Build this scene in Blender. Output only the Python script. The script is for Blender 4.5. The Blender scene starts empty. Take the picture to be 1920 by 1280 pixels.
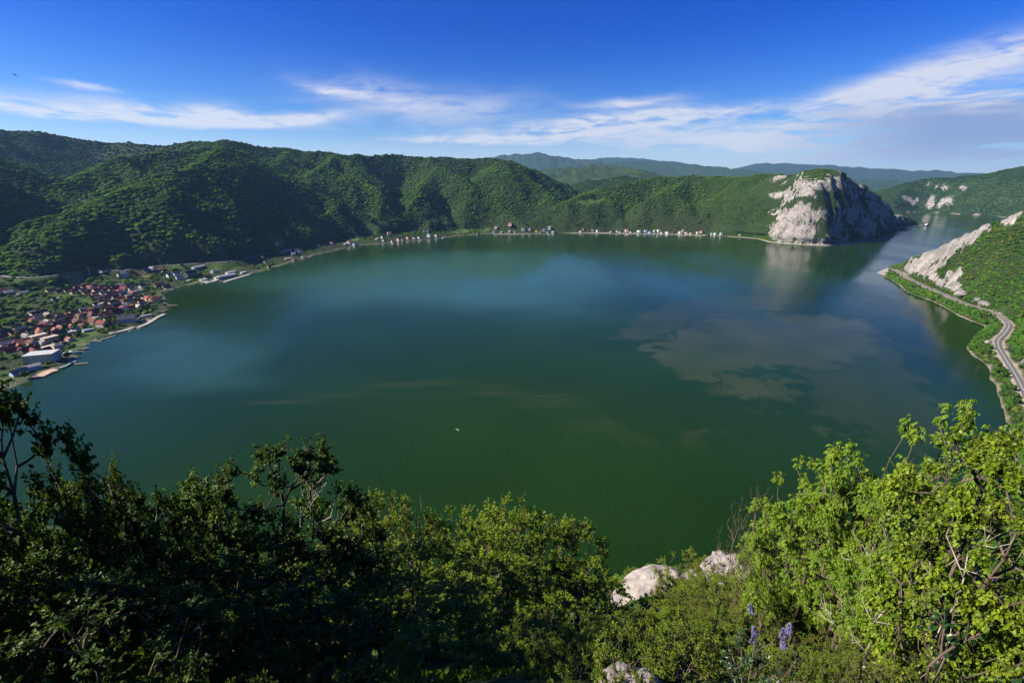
import bpy, bmesh, math, random
import numpy as np
from mathutils import Vector, Matrix

random.seed(7); rng = np.random.default_rng(7)
SC = bpy.context.scene
COL = SC.collection

# ------------------------------------------------------------------ camera, light, sky
H = 230.0                                   # eye height above the lake (m)
F_PX = 16 / 36 * 1920
PITCH = math.atan((640 - 345) / F_PX)
CP, SP = math.cos(PITCH), math.sin(PITCH)
cam_d = bpy.data.cameras.new('camera'); cam = bpy.data.objects.new('camera', cam_d); COL.objects.link(cam)
cam_d.lens = 16; cam_d.sensor_width = 36; cam_d.clip_start = 0.05; cam_d.clip_end = 60000
cam.location = (0, 0, H); cam.rotation_euler = (math.pi / 2 - PITCH, 0, 0)
SC.camera = cam

SUN_AZ, SUN_EL = math.radians(-100), math.radians(35)
sun_dir = Vector((math.sin(SUN_AZ) * math.cos(SUN_EL), math.cos(SUN_AZ) * math.cos(SUN_EL), math.sin(SUN_EL)))
sl = bpy.data.lights.new('sun', 'SUN'); sl.energy = 5.0; sl.angle = math.radians(0.5); sl.color = (1.0, 0.93, 0.80)
so = bpy.data.objects.new('sun', sl); COL.objects.link(so); so.rotation_euler = sun_dir.to_track_quat('Z', 'Y').to_euler()
so.location = (-300, 100, 600)

SC.view_settings.view_transform = 'Standard'; SC.view_settings.look = 'None'
SC.view_settings.exposure = 1.15; SC.view_settings.gamma = 1.0; SC.view_settings.use_curve_mapping = False
SC.render.engine = 'CYCLES'
cy = SC.cycles
cy.max_bounces = 6; cy.diffuse_bounces = 2; cy.glossy_bounces = 2; cy.transmission_bounces = 3
cy.transparent_max_bounces = 8; cy.volume_bounces = 0
cy.use_denoising = True; cy.use_adaptive_sampling = True; cy.adaptive_threshold = 0.015
cy.sample_clamp_indirect = 6
cy.caustics_reflective = False; cy.caustics_refractive = False

class NT:
    """small helper to wire shader nodes"""
    def __init__(s, tree): s.t = tree
    def n(s, typ, **kw):
        nd = s.t.nodes.new(typ)
        for k, v in kw.items(): setattr(nd, k, v)
        return nd
    def link(s, a, b): s.t.links.new(a, b)
    def put(s, sock, v):
        if hasattr(v, 'is_output'): s.link(v, sock)
        elif v is not None: sock.default_value = v
    def m(s, op, a, b=None, c=None, clamp=False):
        nd = s.n('ShaderNodeMath', operation=op, use_clamp=clamp)
        s.put(nd.inputs[0], a); s.put(nd.inputs[1], b); s.put(nd.inputs[2], c)
        return nd.outputs[0]
    def mix(s, f, a, b, blend='MIX'):
        nd = s.n('ShaderNodeMix', data_type='RGBA', blend_type=blend)
        s.put(nd.inputs[0], f)
        s.put(nd.inputs[6], a if hasattr(a, 'is_output') else tuple(a) + (1,)); s.put(nd.inputs[7], b if hasattr(b, 'is_output') else tuple(b) + (1,))
        return nd.outputs[2]
    def ss(s, v, lo, hi):
        nd = s.n('ShaderNodeMapRange', interpolation_type='SMOOTHSTEP')
        s.put(nd.inputs[0], v); s.put(nd.inputs[1], lo); s.put(nd.inputs[2], hi); s.put(nd.inputs[3], 0.0); s.put(nd.inputs[4], 1.0)
        return nd.outputs[0]
    def lin(s, v, lo, hi, a, b):
        nd = s.n('ShaderNodeMapRange')
        for i, q in enumerate((v, lo, hi, a, b)): s.put(nd.inputs[i], q)
        return nd.outputs[0]
    def noise(s, vec, scale, detail=4, rough=0.55, dist=0.0):
        nd = s.n('ShaderNodeTexNoise'); nd.inputs['Scale'].default_value = scale; nd.inputs['Detail'].default_value = detail
        nd.inputs['Roughness'].default_value = rough; nd.inputs['Distortion'].default_value = dist
        if vec is not None: s.link(vec, nd.inputs['Vector'])
        return nd.outputs[0]
    def xyz(s, x, y, z):
        nd = s.n('ShaderNodeCombineXYZ'); s.put(nd.inputs[0], x); s.put(nd.inputs[1], y); s.put(nd.inputs[2], z)
        return nd.outputs[0]

def ray(px, py):
    X = px - 960; Y = 640 - py
    return X, F_PX * CP + Y * SP, Y * CP - F_PX * SP
def W(px, py, z=0.0):
    r = ray(px, py); t = (z - H) / r[2]
    return r[0] * t, r[1] * t, z
def D(px, py, d):
    r = ray(px, py); t = d / math.hypot(r[0], r[1])
    return r[0] * t, r[1] * t, H + r[2] * t
def azel(px, py):
    r = ray(px, py)
    return math.degrees(math.atan2(r[0], r[1])), math.degrees(math.atan2(r[2], math.hypot(r[0], r[1])))
def proj(x, y, z):
    """world -> photo pixel (numpy friendly)"""
    dz = z - H
    dep = y * CP - dz * SP; up = y * SP + dz * CP
    dep = np.where(np.abs(dep) < 1e-3, 1e-3, dep)
    return 960 + F_PX * x / dep, 640 - F_PX * up / dep, dep

def make_world():
    w = bpy.data.worlds.new('World'); SC.world = w; w.use_nodes = True
    t = w.node_tree; t.nodes.clear(); g = NT(t)
    sky = g.n('ShaderNodeTexSky', sky_type='NISHITA', sun_disc=False)
    sky.sun_elevation = SUN_EL; sky.sun_rotation = SUN_AZ; sky.altitude = 300
    sky.air_density = 1.0; sky.dust_density = 0.3; sky.ozone_density = 3.0
    hs = g.n('ShaderNodeHueSaturation'); hs.inputs['Saturation'].default_value = SKY_SAT; hs.inputs['Value'].default_value = 1.0
    hs.inputs['Hue'].default_value = 0.508
    g.link(sky.outputs[0], hs.inputs['Color'])
    tc = g.n('ShaderNodeTexCoord'); sep = g.n('ShaderNodeSeparateXYZ'); g.link(tc.outputs['Generated'], sep.inputs[0])
    x, y, z = sep.outputs
    az = g.m('MULTIPLY', g.m('ARCTAN2', x, y), 57.2958); el = g.m('MULTIPLY', g.m('ARCSINE', z), 57.2958)
    hfac = g.ss(el, 17.0, 0.5)
    # altitude-stretched coordinates for streaky cirrus
    v1 = g.xyz(g.m('MULTIPLY', az, 0.045), g.m('MULTIPLY', el, 0.30), 1.7)
    v2 = g.xyz(g.m('MULTIPLY', az, 0.16), g.m('MULTIPLY', el, 0.75), 4.2)
    n1 = g.noise(v1, 1.6, 6, 0.62, 0.9); n2 = g.noise(v2, 1.3, 7, 0.62, 1.1)
    nn = g.m('ADD', g.m('MULTIPLY', n1, 0.55), g.m('MULTIPLY', n2, 0.45))
    wob = g.m('MULTIPLY', g.m('SUBTRACT', g.noise(g.xyz(g.m('MULTIPLY', az, 0.05), g.m('MULTIPLY', el, 0.12), 9.0), 2.0, 4), 0.5), 2.2)
    elw = g.m('ADD', el, wob)
    azw = g.m('ADD', az, g.m('MULTIPLY', wob, 2.5))
    acc = None
    for (px, py, hl, hw, tilt, st) in CLOUDS:
        a0, e0 = azel(px, py)
        da = g.m('SUBTRACT', azw, a0); de = g.m('SUBTRACT', elw, e0)
        c, s_ = math.cos(tilt), math.sin(tilt)
        u = g.m('DIVIDE', g.m('ADD', g.m('MULTIPLY', da, c), g.m('MULTIPLY', de, s_)), hl)
        v = g.m('DIVIDE', g.m('SUBTRACT', g.m('MULTIPLY', de, c), g.m('MULTIPLY', da, s_)), hw)
        q = g.m('ADD', g.m('MULTIPLY', u, u), g.m('MULTIPLY', v, v))
        e = g.m('MULTIPLY', g.m('POWER', 2.718, g.m('MULTIPLY', q, -1.0)), st)
        acc = e if acc is None else g.m('ADD', acc, e)
    # the same thin cirrus band goes on all round the horizon
    rest = g.m('MULTIPLY', g.m('POWER', 2.718, g.m('MULTIPLY', g.m('POWER', g.m('DIVIDE', g.m('SUBTRACT', el, 5.5), 4.0), 2.0), -1.0)), 0.25)
    acc = g.m('ADD', acc, g.m('MULTIPLY', rest, g.ss(g.m('ABSOLUTE', az), 46.0, 62.0)))
    dens = g.m('MULTIPLY', acc, g.ss(nn, 0.33, 0.60), clamp=True)
    low = g.m('MULTIPLY', g.ss(el, 6.8, 0.8), 0.72)                      # milky band just over the hills
    dens = g.m('MAXIMUM', dens, low)
    dens = g.m('MULTIPLY', dens, 0.84)
    # grey-violet undersides of the thick bank
    thick = g.m('MULTIPLY', g.ss(az, 24.0, 42.0), g.ss(g.m('ADD', elw, g.m('MULTIPLY', g.m('SUBTRACT', n2, 0.5), 5.0)), 8.2, 5.0))
    thick = g.m('MULTIPLY', thick, g.ss(el, -1.0, 4.0))
    ccol = g.mix(thick, (7.6, 7.6, 7.9), (2.7, 3.3, 5.4))
    skyc = g.mix(1.0, hs.outputs[0], SKY_TINT, 'MULTIPLY')
    skyc = g.mix(hfac, skyc, g.mix(1.0, hs.outputs[0], SKY_TINT_LOW, 'MULTIPLY'))
    col = g.mix(dens, skyc, ccol)
    bg = g.n('ShaderNodeBackground'); bg.inputs['Strength'].default_value = SKY_STR; g.link(col, bg.inputs['Color'])
    out = g.n('ShaderNodeOutputWorld'); g.link(bg.outputs[0], out.inputs['Surface'])
    w.cycles.sampling_method = 'MANUAL'; w.cycles.sample_map_resolution = 1024

SKY_SAT, SKY_STR = 1.25, 0.05
SKY_TINT, SKY_TINT_LOW = (0.02, 0.42, 1.22), (0.72, 1.0, 1.25)
#          px    py  half-len half-wid tilt strength   (degrees of sky)
CLOUDS = [(90, 205, 11, .55, -.02, 1.5), (330, 212, 10, .8, -.03, 1.2), (560, 222, 3.6, .45, .13, 1.6), (450, 215, 8, .8, 0, .8),
          (720, 190, 7, 1.7, -.1, .75), (880, 200, 7, 1.6, .0, .55), (1170, 195, 5, .5, .05, 1.0), (1000, 250, 8, .9, .03, 1.5),
          (1110, 235, 6, .9, .14, 1.1), (1290, 212, 8, .6, .03, 1.2), (1250, 240, 8, 1.0, .08, 1.1), (860, 262, 8, .6, 0, 1.0),
          (1640, 165, 8, 1.1, .28, .95), (1850, 122, 8, 1.3, .24, 1.15), (1890, 195, 8, 1.4, .1, 1.25), (1600, 200, 7, .9, .05, 1.0),
          (1640, 235, 9, 1.0, 0, 1.3), (1850, 250, 9, 1.3, 0, 1.4), (1350, 270, 12, 1.0, 0, 1.0), (1700, 285, 12, 1.2, 0, 1.5),
          (620, 172, 2.5, .5, -.2, .8), (160, 160, 2, .2, -.1, .7)]
make_world()

# ------------------------------------------------------------------ noise
_perm = np.random.default_rng(3).permutation(512)
_perm = np.concatenate([_perm, _perm, _perm])
_ga = np.random.default_rng(4).uniform(0, 2 * np.pi, 512); _gx, _gy = np.cos(_ga), np.sin(_ga)
def perlin(x, y, seed=0):
    xi = np.floor(x).astype(int); yi = np.floor(y).astype(int); xf = x - xi; yf = y - yi
    u = xf * xf * xf * (xf * (xf * 6 - 15) + 10); v = yf * yf * yf * (yf * (yf * 6 - 15) + 10)
    def g(ix, iy, dx, dy):
        h = _perm[(_perm[(ix + seed * 17) & 511] + iy) & 511]
        return _gx[h] * dx + _gy[h] * dy
    a = g(xi, yi, xf, yf); b = g(xi + 1, yi, xf - 1, yf); c = g(xi, yi + 1, xf, yf - 1); d = g(xi + 1, yi + 1, xf - 1, yf - 1)
    return (a + (b - a) * u) + ((c + (d - c) * u) - (a + (b - a) * u)) * v
def fbm(x, y, octv=4, seed=0, gain=0.5):
    s = 0; a = 1; f = 1
    for i in range(octv):
        s = s + a * perlin(x * f, y * f, seed + i); a *= gain; f *= 2.03
    return s
def ridged(x, y, octv=4, seed=0):
    s = 0; a = 1; f = 1
    for i in range(octv):
        s = s + a * (1 - 2.2 * np.abs(perlin(x * f, y * f, seed + i))); a *= 0.5; f *= 2.1
    return s
def sstep(v, a, b):
    t = np.clip((v - a) / (b - a), 0, 1); return t * t * (3 - 2 * t)

# ------------------------------------------------------------------ terrain shape
#  water outline: x, y, flat shore width, shore slope, slope behind it
LAKE = [(-600, 455, 200, .06, .75), (-596, 557, 250, .05, .75), (-612, 600, 300, .05, .75), (-650, 665, 320, .05, .75), (-645, 745, 350, .05, .75), (-672, 876, 350, .05, .75),
        (-715, 920, 350, .05, .75), (-790, 1003, 250, .05, .75), (-772, 1108, 170, .06, .75), (-708, 1221, 105, .08, .75), (-690, 1300, 80, .1, .75),
        (-676, 1548, 70, .12, .75), (-619, 1815, 110, .12, .75), (-487, 1918, 120, .12, .75), (-304, 2118, 110, .12, .75), (-105, 2283, 90, .12, .75),
        (209, 2283, 35, .12, .85), (503, 2309, 28, .10, .85), (751, 2258, 26, .10, .85), (938, 2209, 24, .10, .85), (1090, 2060, 22, .12, .9),
        (1078, 1930, 12, .2, 2.6), (1153, 1848, 10, .3, 2.7), (1238, 1815, 10, .3, 2.6), (1438, 1918, 8, .3, 2.4), (1654, 2054, 8, .3, 2.2),
        (1832, 2233, 8, .3, 1.9), (2140, 2568, 10, .3, 1.3), (2482, 2812, 10, .3, .9), (2430, 3150, 10, .3, .9), (1900, 3600, 20, .2, .6), (1500, 4100, 20, .2, .6),
        (1900, 4500, 20, .2, .6), (2600, 4350, 15, .2, .8), (3230, 3960, 10, .3, .9), (3536, 4066, 10, .3, .8), (3650, 3583, 10, .2, .7), (3300, 2950, 10, .2, .8),
        (2300, 2150, 10, .3, .9), (1500, 1600, 8, .3, .9), (1130, 1340, 6, .3, .9), *[W(px, py)[:2] + (w, k0, k1) for px, py, w, k0, k1 in ((1644, 511, 8, .4, .75), (1655, 516, 20, .25, 1.2), (1672, 525, 34, .2, 1.7), (1687, 535, 40, .2, 1.7), (1698, 546, 45, .18, 1.7), (1720, 555, 50, .17, 1.7), (1740, 562, 52, .17, 1.7), (1753, 567, 52, .17, 1.7), (1771, 576, 52, .17, 1.7), (1797, 592, 48, .18, 1.7), (1821, 602, 44, .2, 1.7), (1847, 611, 40, .22, 1.7), (1843, 620, 42, .22, 1.7), (1830, 627, 46, .2, 1.7), (1812, 651, 50, .18, 1.7), (1823, 666, 44, .2, 1.7), (1841, 677, 38, .22, 1.7), (1858, 690, 34, .24, 1.7), (1855, 710, 32, .25, 1.7), (1873, 723, 26, .3, 1.7), (1871, 736, 26, .3, 1.7))], (500, 405, 20, .3, 1.0), (430, 330, 10, .4, 1.2), (300, 235, 6, .5, 1.4), (150, 205, 6, .5, 1.4), (0, 212, 10, .4, 1.4), (-107, 214, 12, .3, 1.4), (-212, 225, 10, .4, 1.3), (-380, 280, 10, .4, 1.2), (-520, 370, 20, .3, .9)]
def jitter_shore(poly):
    out = []
    for i, p in enumerate(poly):
        q = poly[(i + 1) % len(poly)]
        out.append(p)
        L = math.hypot(q[0] - p[0], q[1] - p[1]); n = max(1, int(L / 55))
        for k in range(1, n):
            t = k / n; x = p[0] + (q[0] - p[0]) * t; y = p[1] + (q[1] - p[1]) * t
            nx, ny = -(q[1] - p[1]) / L, (q[0] - p[0]) / L
            a = float(fbm(np.array([x / 90.]), np.array([y / 90.]), 3, 5)[0]) * min(14, L * .08)
            out.append((x + nx * a, y + ny * a) + tuple(p[j] + (q[j] - p[j]) * t for j in (2, 3, 4)))
    return out
LAKE_F = np.array(jitter_shore(LAKE))
def seg_sd(x, y, P):
    """signed distance (positive outside) to the closed polygon P"""
    d2 = np.full(x.shape, 1e18); ins = np.zeros(x.shape, bool)
    n = len(P)
    for i in range(n):
        ax, ay = P[i][0], P[i][1]; bx, by = P[(i + 1) % n][0], P[(i + 1) % n][1]
        ex, ey = bx - ax, by - ay; t = np.clip(((x - ax) * ex + (y - ay) * ey) / (ex * ex + ey * ey + 1e-9), 0, 1)
        d2 = np.minimum(d2, (x - ax - ex * t) ** 2 + (y - ay - ey * t) ** 2)
        c = ((ay > y) != (by > y))
        ins ^= c & (x < ex * (y - ay) / (ey if abs(ey) > 1e-9 else 1e-9) + ax)
    d = np.sqrt(d2)
    return np.where(ins, -d, d)

R = lambda *pts: [D(*p) for p in pts]
RIDGES = [  # (points, flank slope)
    (R((40, 492, 1480), (57, 462, 1550), (100, 427, 1620), (150, 393, 1700), (227, 367, 1800), (267, 353, 1850), (340, 322, 1960), (400, 300, 2080), (420, 276, 2500)), .50),
    (R((267, 353, 1850), (300, 395, 1700), (330, 440, 1600), (370, 468, 1540)), .62),
    (R((340, 322, 1960), (352, 345, 1850), (368, 392, 1720), (395, 440, 1610)), .62), (R((190, 380, 1750), (215, 425, 1610), (235, 470, 1500)), .6),
    (R((14, 450, 1880), (30, 420, 1950), (67, 369, 2050), (133, 338, 2150), (187, 308, 2300), (300, 286, 2450), (420, 276, 2700)), .64),
    (R((-400, 210, 3400), (0, 244, 3600), (70, 247, 3600), (200, 268, 3500), (300, 272, 3300), (380, 267, 3000), (425, 265, 2900), (470, 269, 2950), (540, 280, 3000), (640, 289, 2900)), .95),
    (R((-420, 250, 1900), (-150, 280, 2150), (0, 301, 2300), (62, 324, 2400)), .72),
    (R((400, 300, 2080), (440, 338, 1960), (480, 368, 1880), (540, 390, 1810), (600, 424, 1760)), .64),
    (R((540, 280, 2990), (525, 300, 2740), (500, 325, 2450), (490, 350, 2230)), .74),
    (R((640, 289, 2880), (600, 312, 2640), (572, 345, 2390), (565, 385, 2130), (590, 425, 1910)), .74),
    (R((640, 290, 2890), (668, 322, 2660), (700, 358, 2430), (726, 395, 2210)), .72),
    (R((640, 289, 2900), (700, 293, 3000), (745, 290, 3080), (800, 296, 3080), (862, 295, 3080), (900, 297, 3080), (942, 298, 3060)), 1.05),
    (R((812, 330, 2800), (786, 350, 2560), (788, 380, 2340), (800, 408, 2180)), .74),
    (R((800, 298, 3030), (830, 312, 2880), (866, 332, 2720), (900, 354, 2570), (934, 378, 2430)), .74),
    (R((918, 299, 3060), (950, 312, 2950), (985, 332, 2830), (1012, 350, 2720), (1034, 366, 2620)), .72),
    (R((942, 298, 2900), (1000, 318, 3000), (1060, 345, 3050)), .7),
    (R((1235, 333, 2900), (1130, 350, 2760), (1060, 377, 2560), (1003, 412, 2420)), .64),
    (R((1160, 358, 2740), (1095, 392, 2510), (1045, 424, 2400)), .66),
    (R((1235, 333, 2900), (1300, 331, 2850), (1350, 331, 2800), (1420, 330, 2700), (1480, 324, 2520), (1535, 318, 2400), (1575, 319, 2380), (1605, 328, 2430), (1640, 350, 2640), (1668, 372, 2960), (1700, 400, 3520), (1724, 412, 3720)), .72),
    (R((1235, 333, 2900), (1250, 352, 2740), (1290, 385, 2580), (1318, 416, 2500)), .66),
    (R((1350, 331, 2800), (1385, 355, 2640), (1400, 395, 2500)), .68),
    (R((1480, 324, 2520), (1482, 345, 2330), (1478, 385, 2240)), 1.1),
    (R((1535, 318, 2400), (1540, 340, 2290), (1545, 385, 2240), (1548, 430, 2215)), 1.5),
    (R((1575, 319, 2380), (1592, 350, 2350), (1600, 400, 2330)), 1.4),
    (R((1605, 328, 2430), (1640, 375, 2520), (1655, 420, 2560)), 1.3),
    (R((960, 330, 5750), (1040, 320, 5750), (1140, 313, 5625), (1200, 322, 5375), (1245, 331, 5250), (1330, 338, 5125)), .35),
    (R((1080, 345, 3800), (1170, 330, 3900), (1250, 345, 3700)), .35),
    (R((860, 305, 13650), (950, 293, 13125), (1010, 290, 13125), (1060, 298, 13125), (1130, 305, 12950), (1250, 306, 12950), (1340, 315, 12250), (1420, 323, 11375), (1500, 330, 11025)), .25),
    (R((1080, 305, 18050), (1130, 297, 18050), (1200, 299, 18050), (1265, 305, 18050)), .25),
    (R((1300, 325, 20700), (1400, 318, 20160), (1432, 307, 19800), (1480, 309, 19800), (1540, 311, 19800), (1620, 316, 19800), (1700, 320, 19800), (1780, 323, 19800), (1850, 328, 19800), (2000, 326, 19800)), .22),
    (R((1400, 338, 12000), (1560, 340, 12000), (1650, 340, 11700), (1760, 338, 11700), (1850, 336, 11700)), .2),
    (R((1690, 356, 5600), (1745, 342, 5700), (1800, 336, 5800), (1920, 320, 5800), (2060, 300, 5800), (2400, 280, 5800)), .30),
    (R((1640, 508, 1640), (1655, 500, 1625), (1700, 475, 1575), (1760, 441, 1490), (1850, 405, 1390), (1875, 409, 1375), (1920, 372, 1330), (2000, 330, 1270), (2160, 290, 1180)), .92),
    ([D(2160, 290, 1180), (1050, 520, 300), (800, 120, 330), (420, -160, 340), (100, -160, 330), (-250, -150, 290), (-600, -60, 240), (-1000, 200, 230), (-1400, 600, 260)], .72),
    ([(-3500, 600, 500), (-2600, 1500, 420), (-2600, 2600, 480)], .4), ([(2600, -500, 400), (4200, 1500, 330), (5200, 3000, 260)], .35),
    ([(-9000, 9000, 650), (-4000, 10500, 500), (-1000, 12500, 420)], .2),
]
def side_spurs():
    """smaller spurs that run down both flanks of every near ridge"""
    r = random.Random(12); out = []
    for pts, sl_ in RIDGES:
        if len(pts) < 2 or not all(900 < math.hypot(p[0], p[1]) < 3800 for p in pts) or np.mean([p[0] for p in pts]) > -820 or sl_ > .85: continue
        for a, b in zip(pts[:-1], pts[1:]):
            L = math.hypot(b[0] - a[0], b[1] - a[1]); t = r.uniform(.1, .6) * 220 / max(L, 1)
            while t < 1:
                x, y, z = (a[k] + (b[k] - a[k]) * t for k in range(3)); t += r.uniform(170, 300) / L
                if z < 70: continue
                dx, dy = (b[0] - a[0]) / L, (b[1] - a[1]) / L; dn = 1 if a[2] > b[2] else -1
                for s in (-1, 1):
                    w = r.uniform(.25, .8); ex, ey = -dy * s + dx * dn * w, dx * s + dy * dn * w; q = math.hypot(ex, ey); ex, ey = ex / q, ey / q
                    ln = min(r.uniform(260, 470), z * 1.6); g1, g2 = r.uniform(.20, .30), r.uniform(.46, .56); bend = r.uniform(-.25, .25)
                    p1 = (x + ex * ln * .45, y + ey * ln * .45, z - 4 - g1 * ln * .45); p2 = (p1[0] + (ex - ey * bend) * ln * .55, p1[1] + (ey + ex * bend) * ln * .55, p1[2] - g2 * ln * .55)
                    out.append(([(x, y, z - 4), p1, p2], r.uniform(.80, .98)))
    return out
RIDGES += side_spurs() + [(R((640, 290, 2890), (618, 322, 2650), (622, 355, 2420)), .80), (R((1130, 350, 2760), (1150, 378, 2600), (1165, 410, 2480)), .74), (R((1300, 331, 2850), (1225, 372, 2580), (1205, 415, 2440)), .74), (R((1420, 330, 2700), (1430, 370, 2430), (1415, 415, 2300)), .8)]
DEP_AZ = np.array([-180, -120, -95, -75, -55, -40, -20, 0, 14, 25, 38, 52, 75, 100, 130, 180.])
DEP_D = np.log(np.array([1.5, 8, 30, 100, 250.]))
DEP = np.array([[-25, -25, -28, -25, -22], [-8, -8, -10, -10, -12], [22, 20, 20, 20, 18], [48, 40, 36, 32, 30], [55, 50, 46, 41, 36], [57, 53, 47.5, 43, 40.5], [58, 55, 50, 46.5, 45], [59, 55.5, 50.5, 48.3, 47],
                [59, 54, 49.5, 47.5, 46], [57, 51, 46.5, 44.6, 43.5], [55, 48.5, 44, 42, 40], [52, 45, 38, 33, 31], [46, 36, 28, 24, 24], [24, 14, 9, 8, 8], [-15, -15, -12, -10, -6], [-25, -25, -28, -25, -22]], float)
def near_z(x, y):
    d = np.hypot(x, y) + 1e-3; az = np.degrees(np.arctan2(x, y)); ld = np.clip(np.log(d), DEP_D[0], DEP_D[-1] - 1e-6)
    ia = np.clip(np.searchsorted(DEP_AZ, az) - 1, 0, len(DEP_AZ) - 2); ta = (az - DEP_AZ[ia]) / (DEP_AZ[ia + 1] - DEP_AZ[ia]); ta = ta * ta * (3 - 2 * ta)
    idd = np.clip(np.searchsorted(DEP_D, ld) - 1, 0, len(DEP_D) - 2); td = (ld - DEP_D[idd]) / (DEP_D[idd + 1] - DEP_D[idd])
    q = (DEP[ia, idd] * (1 - ta) + DEP[ia + 1, idd] * ta) * (1 - td) + (DEP[ia, idd + 1] * (1 - ta) + DEP[ia + 1, idd + 1] * ta) * td
    z = H - d * np.tan(np.radians(q))
    z = z + fbm(x / 7., y / 7., 3, 31) * np.clip(d * .05, 0, 1.3) + fbm(x / 30., y / 30., 3, 35) * np.clip(d * .03, 0, 2.5)
    return np.where(q > 0, np.minimum(z, H - 1.7), np.maximum(z - 1.7, H - 1.7))
def height(x, y, sd=None):
    if sd is None: sd = seg_sd(x, y, LAKE_F)
    wx = x + 28 * fbm(x / 260., y / 260., 3, 1); wy = y + 28 * fbm(x / 260., y / 260., 3, 11)
    K = 8.0; acc = np.zeros(x.shape); m = np.full(x.shape, -1e9); vals = []
    for pts, sl_ in RIDGES:
        v = np.full(x.shape, -1e9)
        for a, b in zip(pts[:-1], pts[1:]):
            ex, ey = b[0] - a[0], b[1] - a[1]; t = np.clip(((wx - a[0]) * ex + (wy - a[1]) * ey) / (ex * ex + ey * ey), 0, 1)
            dd = np.hypot(wx - a[0] - ex * t, wy - a[1] - ey * t)
            v = np.maximum(v, a[2] + (b[2] - a[2]) * t - sl_ * (np.sqrt(dd * dd + 18 ** 2) - 18))
        nm = np.maximum(m, v); acc = acc * np.exp((m - nm) / K) + np.exp((v - nm) / K); m = nm
    tent = m + K * np.log(acc) * .6 - 8 + 9 * fbm(x / 160., y / 160., 2, 45)
    hill = sstep(tent, 20, 110)
    tent = tent + hill * (10 * ridged(x / 210., y / 210., 3, 21) - 4) * sstep(tent, 30, 200)
    wsum = 0; lim_w = 0; k0 = 0; k1 = 0
    for p in LAKE_F[::2]:
        q = 1 / (((x - p[0]) ** 2 + (y - p[1]) ** 2) ** 2.6 + 1); wsum = wsum + q; lim_w = lim_w + q * p[2]; k0 = k0 + q * p[3]; k1 = k1 + q * p[4]
    lim_w = lim_w / wsum; k0 = k0 / wsum; k1 = k1 / wsum
    s = np.maximum(sd, 0); lim_w = lim_w * (1 + .55 * fbm(x / 140., y / 140., 3, 43))
    lim = 1.0 + k0 * np.minimum(s, lim_w) + k1 * np.maximum(s - lim_w, 0) * sstep(s - lim_w, -5, 60)
    base = 2.5 + .045 * np.minimum(s, 700) + 2.5 * fbm(x / 120., y / 120., 2, 41)
    h = np.maximum(tent, base)
    kk = 5.0; a = np.clip(.5 + .5 * (lim - h) / (kk * 2), 0, 1); h = lim * (1 - a) + h * a - kk * a * (1 - a) * sstep(s, 5, 60)
    d = np.hypot(x, y); bl = 1 - sstep(d, 230, 400)
    bl = bl * (d < 420)
    nz = near_z(x, y)
    h = h * (1 - bl) + nz * bl
    return np.where(sd > 0, np.maximum(h, .3 + .06 * np.minimum(s, 10)), np.maximum(-6, .5 * sd - .2))

def axis(segs):
    out = [segs[0][0]]
    for a, b, st in segs:
        n = max(1, round((b - a) / st)); out += list(a + (b - a) * np.arange(1, n + 1) / n)
    return np.array(out)
GX = axis([(-16000, -5000, 450), (-5000, -2600, 70), (-2600, -1800, 22), (-1800, 1300, 11), (1300, 2700, 18), (2700, 4300, 32), (4300, 7000, 80), (7000, 18000, 260), (18000, 24000, 1000)])
GY = axis([(-2500, -400, 90), (-400, 300, 14), (300, 2900, 11), (2900, 4400, 26), (4400, 8500, 70), (8500, 22500, 230)])
XX, YY = np.meshgrid(GX, GY)
SD = seg_sd(XX, YY, LAKE_F)
ZZ = height(XX, YY, SD)
far = sstep(np.hypot(XX, YY), 3600, 5200)
ZZ = ZZ + far * (26 * ridged(XX / 650., YY / 650., 4, 51) - 8) * (1 + sstep(np.hypot(XX, YY), 9000, 14000)) * (SD > 60) * sstep(ZZ, 30, 150)
def gz(x, y):
    """height of the ground sheet itself"""
    x = np.asarray(x, float); y = np.asarray(y, float)
    i = np.clip(np.searchsorted(GX, x) - 1, 0, len(GX) - 2); j = np.clip(np.searchsorted(GY, y) - 1, 0, len(GY) - 2)
    u = np.clip((x - GX[i]) / (GX[i + 1] - GX[i]), 0, 1); v = np.clip((y - GY[j]) / (GY[j + 1] - GY[j]), 0, 1)
    return (ZZ[j, i] * (1 - u) + ZZ[j, i + 1] * u) * (1 - v) + (ZZ[j + 1, i] * (1 - u) + ZZ[j + 1, i + 1] * u) * v
def gsd(x, y): return seg_sd(np.atleast_1d(np.asarray(x, float)), np.atleast_1d(np.asarray(y, float)), LAKE_F)
def ground(px, py, lo=200.0, hi=6000.0):
    """where the sight line through a photo pixel meets the ground"""
    r = ray(px, py); L = math.hypot(r[0], r[1]); t = np.linspace(lo, hi, 3000) / L
    x, y, z = r[0] * t, r[1] * t, H + r[2] * t
    k = np.nonzero(z < np.maximum(gz(x, y), 0.0))[0]
    i = k[0] if len(k) else len(t) - 1
    return float(x[i]), float(y[i]), float(max(gz(x[i], y[i]), 0.0))
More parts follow.
